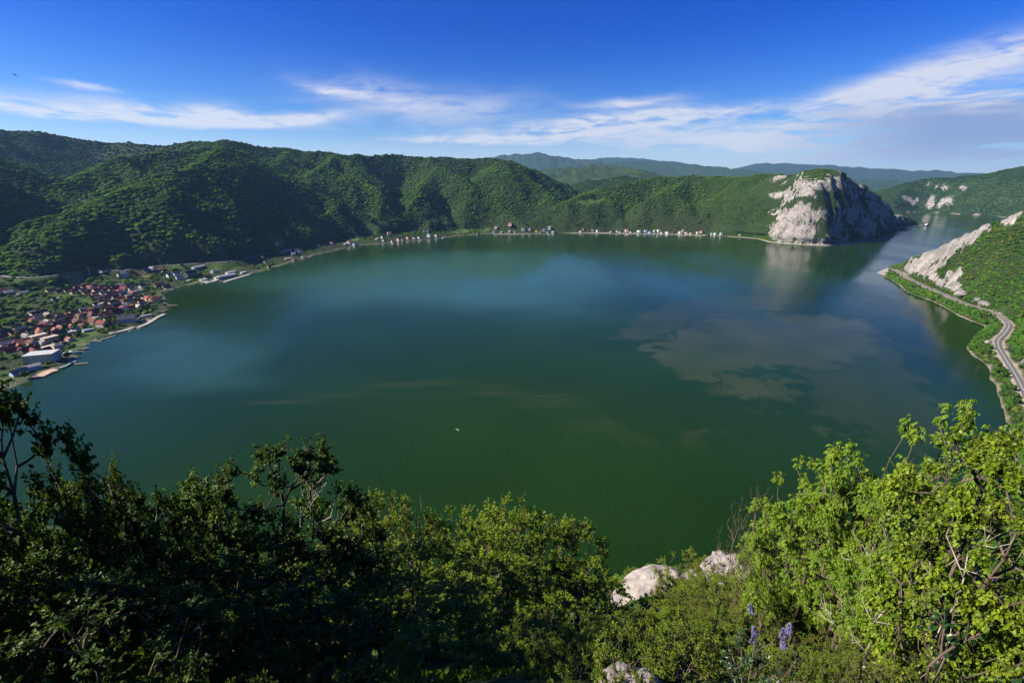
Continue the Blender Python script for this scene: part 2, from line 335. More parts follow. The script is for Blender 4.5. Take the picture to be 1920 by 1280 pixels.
# ------------------------------------------------------------------ mesh helpers
def mesh_np(name, V, Fq, mats=None, smooth=False, attrs=None, mat_idx=None):
    """V (n,3); Fq: (m,k) array or list of such arrays"""
    me = bpy.data.meshes.new(name)
    Fs = Fq if isinstance(Fq, list) else [Fq]
    Fs = [np.asarray(f, np.int32) for f in Fs if len(f)]
    nl = sum(f.size for f in Fs); npoly = sum(len(f) for f in Fs)
    me.vertices.add(len(V)); me.vertices.foreach_set('co', np.asarray(V, np.float32).ravel())
    me.loops.add(nl); me.polygons.add(npoly)
    me.loops.foreach_set('vertex_index', np.concatenate([f.ravel() for f in Fs]))
    st = []; o = 0
    for f in Fs:
        st.append(o + np.arange(len(f)) * f.shape[1]); o += f.size
    me.polygons.foreach_set('loop_start', np.concatenate(st).astype(np.int32))
    if smooth: me.polygons.foreach_set('use_smooth', np.ones(npoly, bool))
    if mat_idx is not None: me.polygons.foreach_set('material_index', np.asarray(mat_idx, np.int32))
    me.update(calc_edges=True); me.validate()
    for k, v in (attrs or {}).items():
        a = me.attributes.new(k, 'FLOAT', 'POINT'); a.data.foreach_set('value', np.asarray(v, np.float32))
    for m in (mats or []): me.materials.append(m)
    return me
def link(name, me, parent=None, loc=None, kind=None):
    o = bpy.data.objects.new(name, me); COL.objects.link(o)
    if parent is not None: o.parent = parent
    if loc is not None: o.location = loc
    if kind: o['kind'] = kind
    return o
def tag(o, label, cat, group=None):
    o['label'] = label; o['category'] = cat
    if group: o['group'] = group
    return o
def empty(name, loc, rz=0.0):
    o = bpy.data.objects.new(name, None); COL.objects.link(o); o.location = loc; o.rotation_euler = (0, 0, rz)
    o.empty_display_size = .5
    return o
def grid_faces(nx, ny):
    i = np.arange(nx - 1); j = np.arange(ny - 1); I, J = np.meshgrid(i, j); a = (J * nx + I).ravel()
    return np.stack([a, a + 1, a + nx + 1, a + nx], 1)
class MB:
    """collects boxes, prisms and tubes into one mesh"""
    def __init__(s): s.v = []; s.f = []; s.mi = []
    def add(s, vs, fs, mi=0):
        o = len(s.v); s.v += [tuple(v) for v in vs]; s.f += [tuple(o + i for i in f) for f in fs]; s.mi += [mi] * len(fs)
    def box(s, c, d, mi=0, rz=0.0):
        x, y, z = c; a, b, h = d[0] / 2, d[1] / 2, d[2] / 2; cr, sr = math.cos(rz), math.sin(rz); vs = []
        for k in (-h, h):
            for (i, j) in ((-a, -b), (a, -b), (a, b), (-a, b)): vs.append((x + i * cr - j * sr, y + i * sr + j * cr, z + k))
        s.add(vs, [(0, 3, 2, 1), (4, 5, 6, 7), (0, 1, 5, 4), (1, 2, 6, 5), (2, 3, 7, 6), (3, 0, 4, 7)], mi)
    def tube(s, pts, rad, n=6, mi=0):
        pts = [Vector(p) for p in pts]; rings = []
        for i, p in enumerate(pts):
            d = (pts[min(i + 1, len(pts) - 1)] - pts[max(i - 1, 0)]).normalized()
            u = d.cross(Vector((0, 0, 1)) if abs(d.z) < .9 else Vector((1, 0, 0))).normalized(); w = d.cross(u)
            r = rad[i] if hasattr(rad, '__len__') else rad
            rings.append([p + (u * math.cos(2 * math.pi * k / n) + w * math.sin(2 * math.pi * k / n)) * r for k in range(n)])
        o = len(s.v)
        for ring in rings: s.v += [tuple(q) for q in ring]
        for i in range(len(pts) - 1):
            for k in range(n):
                s.f.append((o + i * n + k, o + i * n + (k + 1) % n, o + (i + 1) * n + (k + 1) % n, o + (i + 1) * n + k)); s.mi.append(mi)
        s.f.append(tuple(o + k for k in range(n))[::-1]); s.f.append(tuple(o + (len(pts) - 1) * n + k for k in range(n))); s.mi += [mi, mi]
    def mesh(s, name, mats):
        me = bpy.data.meshes.new(name); me.from_pydata(s.v, [], s.f)
        me.polygons.foreach_set('material_index', s.mi); me.update()
        for m in (mats if isinstance(mats, (list, tuple)) else [mats]): me.materials.append(m)
        return me

# ------------------------------------------------------------------ materials
def new_mat(name):
    m = bpy.data.materials.new(name); m.use_nodes = True; t = m.node_tree; t.nodes.clear(); g = NT(t)
    out = g.n('ShaderNodeOutputMaterial'); return m, g, out
def simple_mat(name, col, rough=.85, var=.18, scale=.6, spec=.25):
    m, g, out = new_mat(name)
    p = g.n('ShaderNodeBsdfPrincipled'); p.inputs['Roughness'].default_value = rough; p.inputs['Specular IOR Level'].default_value = spec
    geo = g.n('ShaderNodeNewGeometry'); n = g.noise(geo.outputs['Position'], scale, 5)
    c = g.mix(g.ss(n, .3, .7), tuple(max(0, q * (1 - var)) for q in col), tuple(min(1, q * (1 + var)) for q in col))
    g.link(c, p.inputs['Base Color']); g.link(p.outputs[0], out.inputs[0]); return m
def leaf_mat(name, cols, trans=.3, rough=.45, spec=.35, tcol=None, objvar=.25):
    """leaf tissue: colour varies from leaf to leaf (attribute rnd) and from plant to plant"""
    m, g, out = new_mat(name)
    a = g.n('ShaderNodeAttribute', attribute_name='rnd'); oi = g.n('ShaderNodeObjectInfo')
    r = a.outputs['Fac']
    cr = g.n('ShaderNodeValToRGB'); cr.color_ramp.elements[0].color = cols[0] + (1,); cr.color_ramp.elements[1].color = cols[-1] + (1,)
    for i, c in enumerate(cols[1:-1]):
        e = cr.color_ramp.elements.new((i + 1) / (len(cols) - 1)); e.color = c + (1,)
    g.link(r, cr.inputs[0])
    br = g.lin(oi.outputs['Random'], 0, 1, 1 - objvar, 1 + objvar)
    hs = g.n('ShaderNodeHueSaturation'); g.link(cr.outputs[0], hs.inputs['Color']); g.link(br, hs.inputs['Value'])
    p = g.n('ShaderNodeBsdfPrincipled'); p.inputs['Roughness'].default_value = rough; p.inputs['Specular IOR Level'].default_value = spec
    g.link(hs.outputs[0], p.inputs['Base Color'])
    tr = g.n('ShaderNodeBsdfTranslucent'); tc = g.mix(1.0, hs.outputs[0], tcol or (1.5, 1.35, .35), 'MULTIPLY'); g.link(tc, tr.inputs['Color'])
    ms = g.n('ShaderNodeMixShader'); ms.inputs[0].default_value = trans
    g.link(p.outputs[0], ms.inputs[1]); g.link(tr.outputs[0], ms.inputs[2]); g.link(ms.outputs[0], out.inputs[0]); return m
def forest_mat(name, cols, patch=.004):
    """distant crowns: hue drifts across the hillside by stands, and from tree to tree"""
    m, g, out = new_mat(name)
    oi = g.n('ShaderNodeObjectInfo'); geo = g.n('ShaderNodeNewGeometry')
    stand = g.noise(oi.outputs['Location'], patch, 4, .6)
    f = g.m('ADD', g.m('MULTIPLY', g.m('SUBTRACT', oi.outputs['Random'], .5), .95), g.m('ADD', g.m('MULTIPLY', g.m('SUBTRACT', stand, .5), 2.4), .5), clamp=True)
    c = g.mix(f, cols[0], cols[1]); c = g.mix(g.m('MULTIPLY', g.ss(g.m('ADD', g.m('FRACT', g.m('MULTIPLY', oi.outputs['Random'], 37.0)), g.m('MULTIPLY', g.m('SUBTRACT', g.noise(oi.outputs['Location'], .011, 3), .5), 1.2)), .84, .95), .8), c, cols[2])
    n = g.noise(geo.outputs['Position'], .9, 3); c = g.mix(g.m('MULTIPLY', n, .5), c, tuple(q * .55 for q in cols[0]))
    d = g.n('ShaderNodeBsdfDiffuse'); g.link(c, d.inputs['Color']); g.link(d.outputs[0], out.inputs[0]); return m
def rock_nodes(g, pos, tint=(1, 1, 1), k=1.0, dk=1.0):
    n1 = g.noise(pos, .045 * k, 6, .6); n2 = g.noise(pos, .35 * k, 6, .65)
    c = g.mix(g.ss(n1, .35, .65), (.17 * tint[0], .155 * tint[1], .145 * tint[2]), (.31 * tint[0], .28 * tint[1], .262 * tint[2]))
    st = g.n('ShaderNodeMapping'); st.inputs['Scale'].default_value = (1, 1, .16); g.link(pos, st.inputs[0])
    c = g.mix(g.m('MULTIPLY', g.ss(g.noise(st.outputs[0], .16 * k, 6, .62),   .50, .66), .6 * dk), c, (.11, .105, .10))
    c = g.mix(g.m('MULTIPLY', g.ss(n2, .48, .36), .75 * dk), c, (.10, .09, .08))
    c = g.mix(g.m('MULTIPLY', g.ss(g.noise(pos, .12 * k, 4), .58, .66), .55), c, (.40, .30, .19))
    return c, n2
def rock_mat(name, k=8.0):
    m, g, out = new_mat(name); tc = g.n('ShaderNodeTexCoord')
    c, n2 = rock_nodes(g, tc.outputs['Object'], tint=(1.25, 1.2, 1.18), k=k, dk=.35)
    c = g.mix(g.m('MULTIPLY', g.ss(g.noise(tc.outputs['Object'], 1.1, 5), .56, .7), .7), c, (.16, .15, .07))
    p = g.n('ShaderNodeBsdfPrincipled'); p.inputs['Roughness'].default_value = .9; p.inputs['Specular IOR Level'].default_value = .15
    b = g.n('ShaderNodeBump'); b.inputs['Strength'].default_value = .7; b.inputs['Distance'].default_value = .25; g.link(g.noise(tc.outputs['Object'], 2.5, 8, .65), b.inputs['Height'])
    g.link(c, p.inputs['Base Color']); g.link(b.outputs[0], p.inputs['Normal']); g.link(p.outputs[0], out.inputs[0]); return m
def ground_mat():
    m, g, out = new_mat('ground_cover'); geo = g.n('ShaderNodeNewGeometry'); pos = geo.outputs['Position']
    at = lambda k: g.n('ShaderNodeAttribute', attribute_name=k).outputs['Fac']
    n = g.noise(pos, .03, 5); n2 = g.noise(pos, .4, 4)
    wood = g.mix(g.ss(n2, .3, .7), (.016, .026, .009), (.035, .05, .016))
    farw = g.mix(g.ss(g.noise(pos, .012, 6, .7), .35, .65), (.013, .028, .009), (.034, .062, .017))
    c = g.mix(at('far'), wood, farw)
    mead = g.mix(g.ss(n, .35, .65), (.045, .085, .018), (.085, .13, .03)); mead = g.mix(g.ss(n2, .5, .75), mead, (.05, .07, .02))
    c = g.mix(at('meadow'), c, mead)
    c = g.mix(at('field'), c, g.mix(n, (.13, .10, .045), (.22, .17, .075)))
    c = g.mix(at('sand'), c, g.mix(n2, (.30, .25, .19), (.42, .36, .28)))
    rc, rn = rock_nodes(g, pos)
    rk = g.ss(g.m('ADD', at('rock'), g.m('MULTIPLY', g.m('SUBTRACT', g.noise(pos, .07, 7, .72), .5), 1.9)), .40, .60)
    c = g.mix(rk, c, rc)
    p = g.n('ShaderNodeBsdfPrincipled'); p.inputs['Roughness'].default_value = .95; p.inputs['Specular IOR Level'].default_value = .1
    b = g.n('ShaderNodeBump'); b.inputs['Strength'].default_value = 1.0; b.inputs['Distance'].default_value = 2.5
    g.link(g.noise(pos, .16, 7, .62), b.inputs['Height']); g.link(b.outputs[0], p.inputs['Normal'])
    g.link(c, p.inputs['Base Color']); g.link(p.outputs[0], out.inputs[0]); return m
M_GROUND = ground_mat()
M_ROCK = rock_mat('limestone')
M_BARK = simple_mat('bark', (.10, .075, .055), .95, .4, 9)
M_BARK_PALE = simple_mat('pale_bark', (.28, .23, .18), .95, .3, 9)
M_DEAD = simple_mat('dead_wood', (.36, .31, .26), .95, .25, 9)

# ------------------------------------------------------------------ masks of the ground (fields, meadows, roads)
def px_poly(pts): return [ground(*p)[:2] for p in pts]
MEADOWS = [px_poly(p) for p in (
    [(684, 425), (705, 416), (745, 418), (752, 424), (720, 428), (700, 440), (680, 440)], [(648, 450), (660, 443), (676, 443), (672, 452)],
    [(500, 432), (515, 440), (532, 452), (530, 458), (508, 455)], [(512, 464), (530, 463), (528, 470), (514, 470)],
    [(310, 500), (330, 490), (350, 492), (345, 505), (320, 508)], [(400, 502), (416, 494), (420, 502), (405, 508)],
    [(20, 522), (60, 520), (100, 525), (80, 540), (30, 536)], [(150, 560), (180, 565), (172, 573), (150, 570)], [(845, 435), (865, 428), (882, 432), (860, 439)],
    [(1085, 378), (1110, 372), (1135, 372), (1120, 380), (1095, 385)], [(900, 432), (918, 424), (920, 430), (905, 437)], [(120, 646), (150, 634), (170, 640), (150, 652)],
    [(150, 632), (185, 612), (195, 618), (165, 636)])]
FIELDS = [px_poly(p) for p in ([(117, 521), (140, 517), (157, 520), (158, 530), (140, 535), (125, 528)], [(258, 512), (280, 508), (282, 518), (262, 520)])]
ROAD_PX = [(0, 513), (40, 515), (90, 517), (150, 516), (180, 511), (212, 509), (238, 506), (270, 503), (300, 499), (330, 494), (380, 495), (420, 492), (450, 489), (480, 482), (505, 474)]
ROAD2_PX = [(1668, 502), (1687, 512), (1709, 524), (1740, 539), (1775, 554), (1810, 569), (1845, 580), (1867, 587), (1882, 598), (1892, 609), (1884, 624), (1872, 637), (1873, 651), (1884, 670), (1902, 699), (1917, 727), (1935, 760), (1952, 805), (1975, 870), (2010, 960)]
def smooth_path(pts, step=8.0):
    P = [Vector(p) for p in pts]; out = []
    for i in range(len(P) - 1):
        a, b, c, d = P[max(i - 1, 0)], P[i], P[i + 1], P[min(i + 2, len(P) - 1)]
        n = max(2, int((c - b).length / step))
        for k in range(n):
            t = k / n
            out.append(.5 * ((2 * b) + (c - a) * t + (2 * a - 5 * b + 4 * c - d) * t * t + (3 * b - a - 3 * c + d) * t ** 3))
    out.append(P[-1]); return out
ROAD = smooth_path([Vector(ground(*p)) for p in ROAD_PX])
ROAD2 = smooth_path([Vector(W(px, py, 9.0)) for px, py in ROAD2_PX])
for P in (ROAD, ROAD2):                      # one even grade along each road
    zs = np.array([p.z for p in P]); k = 25; zz = np.convolve(np.pad(zs, k, mode='edge'), np.ones(2 * k + 1) / (2 * k + 1), 'valid')
    for p, z in zip(P, zz): p.z = float(max(z, 4))
def path_dist(x, y, P, step=3):
    d = np.full(np.shape(x), 1e9); zz = np.zeros(np.shape(x)); pp = P[::step]
    for p in pp:
        q = np.hypot(x - p.x, y - p.y); k = q < d; d = np.where(k, q, d); zz = np.where(k, p.z, zz)
    return d, zz
def grade(x, y, z, P, w0=7, w1=26):
    """cut and fill the ground to the road"""
    lo = np.array([[p.x, p.y] for p in P]); bb = (x > lo[:, 0].min() - 60) & (x < lo[:, 0].max() + 60) & (y > lo[:, 1].min() - 60) & (y < lo[:, 1].max() + 60)
    out = z.copy()
    d, rz = path_dist(x[bb], y[bb], P, 1); t = 1 - sstep(d, w0, w1)
    out[bb] = z[bb] * (1 - t) + (rz - .8) * t
    return out
ZZ = grade(XX, YY, ZZ, ROAD, 8, 30)
# ------------------------------------------------------------------ finely modelled patches: the cliff headland and the right bank
class Patch:
    def __init__(s, x0, x1, y0, y1, st):
        s.x = np.arange(x0, x1 + .1, st); s.y = np.arange(y0, y1 + .1, st); s.X, s.Y = np.meshgrid(s.x, s.y)
        s.sd = seg_sd(s.X, s.Y, LAKE_F); s.Z = height(s.X, s.Y, s.sd); s.st = st
        e = np.minimum(np.minimum(s.X - x0, x1 - s.X), np.minimum(s.Y - y0, y1 - s.Y)); s.edge = e
        s.fade = sstep(e, 5, 70)
    def slope(s):
        gy, gx = np.gradient(s.Z, s.st); return np.hypot(gx, gy), gx, gy
    def inside(s, x, y, m=10): return (x > s.x[0] + m) & (x < s.x[-1] - m) & (y > s.y[0] + m) & (y < s.y[-1] - m)
    def samp(s, A, x, y):
        i = np.clip(((x - s.x[0]) / s.st).astype(int), 0, len(s.x) - 2); j = np.clip(((y - s.y[0]) / s.st).astype(int), 0, len(s.y) - 2)
        u = (x - s.x[i]) / s.st; v = (y - s.y[j]) / s.st
        return (A[j, i] * (1 - u) + A[j, i + 1] * u) * (1 - v) + (A[j + 1, i] * (1 - u) + A[j + 1, i + 1] * u) * v
def px_blobs(px, py, blobs, jit):
    a = np.zeros(px.shape)
    for (bx, by, rx, ry, rot, w) in blobs:
        c, s_ = math.cos(math.radians(rot)), math.sin(math.radians(rot)); u = ((px - bx) * c + (py - by) * s_) / rx; v = (-(px - bx) * s_ + (py - by) * c) / ry
        a = np.maximum(a, w * (1 - sstep(np.hypot(u, v) + jit, .75, 1.25)))
    return a
CLIFF = Patch(1000, 2560, 1745, 2990, 5.0)
sl0, gx0, gy0 = CLIFF.slope()
px_, py_, _ = proj(CLIFF.X, CLIFF.Y, CLIFF.Z)
CLIFF_ROCK = [(1478, 428, 22, 36, 15, 1.0), (1462, 442, 12, 18, 10, .9), (1512, 437, 18, 26, 0, 1.1), (1520, 346, 24, 12, -15, 1.1), (1488, 368, 10, 22, 30, .75), (1500, 395, 10, 20, 20, .85),
              (1548, 344, 22, 14, 0, .8), (1562, 428, 12, 24, 10, .9), (1590, 402, 12, 20, 10, .8), (1628, 385, 12, 20, -10, .9), (1618, 430, 18, 26, 0, .9), (1650, 392, 10, 24, 0, .8),
              (1675, 398, 8, 22, 0, .9), (1540, 455, 70, 8, 0, .9), (1650, 360, 10, 6, 30, .8), (1585, 345, 14, 16, 0, .6), (1725, 405, 6, 8, 0, .8), (1530, 405, 12, 22, 10, .6)]
tt = CLIFF.X * .74 + CLIFF.Y * .67
rk = px_blobs(px_, py_, CLIFF_ROCK, .95 * fbm(tt / 26., CLIFF.Z / 34., 5, 61, .6))
rk = np.maximum(rk, .8 * sstep(fbm(tt / 24., CLIFF.Z / 40., 4, 66) + .25 * (np.minimum(sl0, 2.0) - 1.6), .20, .34))
front = sstep(px_, 1425, 1460) * (CLIFF.sd > 2)
rk = rk * front * CLIFF.fade
CLIFF.rock = rk
gl = np.hypot(gx0, gy0) + 1e-6; steep = sstep(sl0, .7, 1.5) * CLIFF.fade * sstep(CLIFF.Z, 3, 25)
amp = steep * (15 * ridged(tt / 70., CLIFF.Z / 260., 3, 71) + 7 * ridged(tt / 19., CLIFF.Z / 50., 3, 75) + 2.2 * fbm(tt / 8., CLIFF.Z / 9., 3, 78) - 4)
CLIFF.PX = CLIFF.X - gx0 / gl * amp; CLIFF.PY = CLIFF.Y - gy0 / gl * amp
CLIFF.PZ = CLIFF.Z + CLIFF.fade * steep * 3.5 * fbm(CLIFF.X / 14., CLIFF.Y / 14., 3, 79)
CLIFF.fields = {'rock': rk, 'sand': (1 - sstep(CLIFF.sd + 5 * fbm(CLIFF.X / 25., CLIFF.Y / 25., 2, 8), 3, 8)) * .8, 'meadow': 0 * rk, 'field': 0 * rk, 'far': 0 * rk + .4}

BANK = Patch(400, 1700, 290, 1500, 4.0)
BANK.Z = grade(BANK.X, BANK.Y, BANK.Z, ROAD2, 6, 20)
BANK.Z = np.where(BANK.sd > 0, np.maximum(BANK.Z, .4), BANK.Z)
sl1, gx1, gy1 = BANK.slope(); px_, py_, _ = proj(BANK.X, BANK.Y, BANK.Z)
BANK_ROCK = [(1800, 448, 50, 20, -32, 1.15), (1745, 485, 46, 14, -30, 1.1), (1712, 502, 30, 11, -30, 1.1), (1838, 425, 20, 16, -30, 1.1), (1780, 470, 40, 12, -30, 1.0), (1735, 512, 26, 12, 35, 1.0),
             (1655, 507, 12, 8, -10, 1.1), (1902, 395, 16, 24, 25, 1.15), (1888, 412, 16, 12, 0, 1.0), (1783, 521, 10, 9, -40, 1.1), (1800, 512, 8, 6, 0, .9), (1798, 548, 9, 11, 20, 1.1),
             (1770, 535, 30, 10, 20, .65), (1838, 570, 22, 6, 20, .7), (1890, 652, 8, 12, 0, .8), (1912, 690, 8, 12, 20, 1.0), (1896, 610, 7, 6, 0, .8), (1918, 700, 10, 8, 0, .9), (1758, 500, 16, 8, -30, .8)]
u_ = BANK.X * .64 + BANK.Y * .77; v_ = -BANK.X * .77 + BANK.Y * .64
BANK.rock = px_blobs(px_, py_, BANK_ROCK, .85 * fbm(u_ / 24., v_ / 11., 5, 81, .6)) * (BANK.sd > 1) * BANK.fade
rdist, _z = path_dist(BANK.X, BANK.Y, ROAD2, 1)
BANK.PX, BANK.PY = BANK.X.copy(), BANK.Y.copy()
keep = sstep(rdist, 7, 16)
BANK.PZ = BANK.Z + BANK.fade * keep * sstep(BANK.sd, 4, 20) * (BANK.rock * (5.5 * ridged(u_ / 34., v_ / 13., 4, 83) + 2.0 * fbm(BANK.X / 7., BANK.Y / 7., 3, 86) + 1.5) + 1.2 * fbm(BANK.X / 22., BANK.Y / 22., 3, 88))
BANK.fields = {'rock': BANK.rock * keep, 'sand': np.maximum((1 - sstep(BANK.sd + 5 * fbm(BANK.X / 30., BANK.Y / 30., 2, 7), -1, 2.5)) * .5, (1 - sstep(rdist + 3 * fbm(BANK.X / 18., BANK.Y / 18., 2, 9), 5, 10))),
               'meadow': .35 * sstep(fbm(BANK.X / 60., BANK.Y / 60., 3, 12), 0, .4), 'field': 0 * rdist, 'far': 0 * rdist}
PATCHES = [CLIFF, BANK]
ZS = ZZ.copy()
for P in PATCHES:
    e = np.minimum(np.minimum(XX - P.x[0], P.x[-1] - XX), np.minimum(YY - P.y[0], P.y[-1] - YY))
    ZS -= np.clip((e - 12) / 60, 0, 1) * 34
DD = np.hypot(XX, YY); ZS -= 5 * (1 - sstep(DD, 220, 340))
ones = np.zeros(XX.shape); mead = ones.copy(); fld = ones.copy()
for poly in MEADOWS: mead = np.maximum(mead, 1 - sstep(seg_sd(XX, YY, poly), -4, 8))
for poly in FIELDS: fld = np.maximum(fld, 1 - sstep(seg_sd(XX, YY, poly), -4, 6))
vil = (1 - sstep(SD, 90, 360)) * (XX < -300) * (YY < 1400)                # grass and gardens of the village shore
mead = np.maximum(mead, .55 * vil * sstep(fbm(XX / 60., YY / 60., 3, 15), -.1, .3))
sand = (1 - sstep(SD + 7 * fbm(XX / 50., YY / 50., 3, 16), 4, 11)) * .75 * (SD > 0) * (YY > 430) * (.45 + .55 * (XX > 200))
farf = sstep(DD, 2900, 4200)
gnd_rock = .62 * px_blobs(*proj(XX, YY, ZZ)[:2], [(1745, 382, 7, 10, 40, 1.1), (1765, 380, 6, 13, 35, 1.1), (1782, 377, 7, 8, 40, 1.0), (1700, 374, 10, 7, 30, 1.0), (1718, 379, 7, 10, 40, 1.0), (1790, 352.5, 34, 2.6, 3, 1.2), (1740, 346, 4, 2, 0, 1.)], 1.0 * fbm(XX / 70., YY / 70., 4, 17)) * (YY > 2500) * 1.3
ground_me = mesh_np('ground', np.stack([XX.ravel(), YY.ravel(), ZS.ravel()], 1), grid_faces(len(GX), len(GY)), [M_GROUND], True,
                    {'rock': gnd_rock.ravel(), 'meadow': mead.ravel(), 'field': fld.ravel(), 'sand': sand.ravel(), 'far': farf.ravel()})
link('ground', ground_me, kind='structure')
for P, nm in ((CLIFF, 'rocky_headland'), (BANK, 'lake_bank')):
    me = mesh_np(nm, np.stack([P.PX.ravel(), P.PY.ravel(), P.PZ.ravel()], 1), grid_faces(len(P.x), len(P.y)), [M_GROUND], False, {k: v.ravel() for k, v in P.fields.items()})
    link(nm, me, kind='structure')
# the slope the camera stands on
pr = np.concatenate([[.02], np.geomspace(.5, 345, 240)]); pa = np.radians(np.arange(-180, 180.01, .75)); PR, PA = np.meshgrid(pr, pa, indexing='ij')
PXn, PYn = PR * np.sin(PA), PR * np.cos(PA)
PZn = height(PXn, PYn) - 7 * sstep(PR, 300, 345)
PZn += (PR < 60) * sstep(PR, 1.5, 6) * .35 * ridged(PXn / 2.2, PYn / 2.2, 3, 91)
slope_rock = .55 + .35 * fbm(PXn / 9., PYn / 9., 3, 93)
near_me = mesh_np('mountain_slope', np.stack([PXn.ravel(), PYn.ravel(), PZn.ravel()], 1), grid_faces(PR.shape[1], PR.shape[0])[:, ::-1], [M_GROUND], True,
                  {'rock': (slope_rock * .8).ravel() * (PR.ravel() > 0) * .75, 'meadow': (.5 * sstep(fbm(PXn / 15., PYn / 15., 3, 95), 0, .3)).ravel(), 'field': 0 * PR.ravel(), 'sand': 0 * PR.ravel(), 'far': 0 * PR.ravel()})
link('mountain_slope', near_me, kind='structure')

def hz(x, y):
    """top of whatever ground is drawn at x, y (array)"""
    x = np.asarray(x, float); y = np.asarray(y, float); z = gz(x, y)
    for P in PATCHES:
        k = P.inside(x, y)
        if np.any(k): z = np.where(k, P.samp(P.PZ, np.clip(x, P.x[0], P.x[-1] - .01), np.clip(y, P.y[0], P.y[-1] - .01)), z)
    k = np.hypot(x, y) < 330
    if np.any(k): z = z.copy(); z[k] = height(x[k], y[k])
    return z

# ------------------------------------------------------------------ water
def water_mat():
    m, g, out = new_mat('lake_water'); geo = g.n('ShaderNodeNewGeometry'); pos = geo.outputs['Position']
    silt = g.n('ShaderNodeAttribute', attribute_name='silt').outputs['Fac']
    big = g.noise(pos, .0016, 4, .55, .6)
    algae = g.mix(g.ss(big, .35, .65), (.0066, .0225, .0026), (.0102, .0325, .0037))
    algae = g.mix(g.n('ShaderNodeAttribute', attribute_name='teal').outputs['Fac'], algae, (.030, .088, .072))  # sky sheen mixed into the base colour
    c = g.mix(silt, algae, (.037, .049, .015))
    p = g.n('ShaderNodeBsdfPrincipled'); p.inputs['IOR'].default_value = 1.333; p.inputs['Specular IOR Level'].default_value = .20
    g.link(c, p.inputs['Base Color'])
    mp = g.n('ShaderNodeMapping'); mp.inputs['Scale'].default_value = (1, .35, 1); mp.inputs['Rotation'].default_value = (0, 0, .5); g.link(pos, mp.inputs[0])
    wind = g.ss(g.noise(mp.outputs[0], .0042, 5, .6, .7), .38, .62)            # cat's paws: rougher and smoother sheets of water
    g.link(g.lin(wind, 0, 1, .08, .19), p.inputs['Roughness'])
    w1 = g.n('ShaderNodeTexWave'); w1.inputs['Scale'].default_value = .05; w1.inputs['Distortion'].default_value = 14; w1.inputs['Detail'].default_value = 4; w1.inputs['Detail Scale'].default_value = 1.6
    g.link(mp.outputs[0], w1.inputs['Vector'])
    h = g.m('ADD', g.m('MULTIPLY', g.noise(mp.outputs[0], .22, 5, .6), .8), g.m('MULTIPLY', w1.outputs['Fac'], .15))
    h = g.m('ADD', h, g.m('MULTIPLY', g.noise(pos, .03, 3), 1.2))
    b = g.n('ShaderNodeBump'); b.inputs['Distance'].default_value = .55; g.link(g.lin(wind, 0, 1, .2, .55), b.inputs['Strength'])
    g.link(h, b.inputs['Height']); g.link(b.outputs[0], p.inputs['Normal'])
    g.link(p.outputs[0], out.inputs[0]); return m
WX = axis([(-1100, 100, 60), (100, 720, 3.6), (720, 3900, 90)]); WY = axis([(120, 380, 26), (380, 1000, 4.0), (1000, 4900, 80)])
WXX, WYY = np.meshgrid(WX, WY)
wxx = WXX + 36 * fbm(WXX / 42., WYY / 42., 5, 101, .62); wyy = WYY + 36 * fbm(WXX / 42., WYY / 42., 5, 105, .62)
SILT = [([(1218, 662), (1245, 640), (1290, 615), (1345, 600), (1420, 590), (1520, 590), (1620, 600), (1640, 660), (1560, 690), (1470, 682), (1400, 688), (1360, 705), (1330, 716), (1280, 700), (1240, 690)], .85),
        ([(1150, 632), (1190, 600), (1260, 565), (1360, 550), (1480, 560), (1420, 588), (1330, 598), (1270, 615), (1240, 632), (1200, 640)], .5),
        ([(1360, 712), (1420, 706), (1450, 722), (1452, 740), (1430, 750), (1395, 740), (1350, 722)], .8), ([(1440, 706), (1480, 710), (1490, 745), (1465, 748)], .7),
        ([(1320, 720), (1370, 718), (1360, 742), (1325, 735)], .5), ([(1440, 762), (1462, 772), (1450, 782)], .4), ([(1530, 640), (1650, 620), (1760, 760), (1720, 860), (1640, 840), (1580, 800), (1520, 740), (1500, 700)], .38),
        ([(1500, 790), (1560, 800), (1580, 830), (1530, 815)], .5)]
silt = np.zeros(WXX.shape)
for poly, s_ in SILT:
    silt = np.maximum(silt, s_ * (1 - sstep(seg_sd(wxx, wyy, [W(*p)[:2] for p in poly]), -3, 5)))
ribbon = smooth_path([Vector(W(*p)) for p in ((560, 745), (700, 722), (840, 716), (960, 730), (1060, 765), (1180, 815), (1330, 820))])
rd, _z = path_dist(wxx, wyy, ribbon, 2); silt = np.maximum(silt, .5 * np.exp(-(rd / 11.) ** 2))
silt *= .75 + .5 * fbm(WXX / 60., WYY / 60., 3, 110)
tx = WXX + 120 * fbm(WXX / 300., WYY / 300., 4, 131); ty = WYY + 120 * fbm(WXX / 300., WYY / 300., 4, 135)   # pale sky sheen painted into the water colour
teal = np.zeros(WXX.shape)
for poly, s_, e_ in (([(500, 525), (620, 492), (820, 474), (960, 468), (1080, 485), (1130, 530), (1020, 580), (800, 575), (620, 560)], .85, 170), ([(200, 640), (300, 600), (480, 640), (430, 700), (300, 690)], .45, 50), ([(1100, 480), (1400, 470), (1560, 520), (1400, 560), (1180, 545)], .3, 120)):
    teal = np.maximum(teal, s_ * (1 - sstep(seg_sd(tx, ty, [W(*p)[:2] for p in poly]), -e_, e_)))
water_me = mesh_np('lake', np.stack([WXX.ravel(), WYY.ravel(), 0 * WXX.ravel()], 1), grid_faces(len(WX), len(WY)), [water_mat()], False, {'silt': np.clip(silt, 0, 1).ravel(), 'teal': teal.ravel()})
link('lake', water_me, kind='structure')

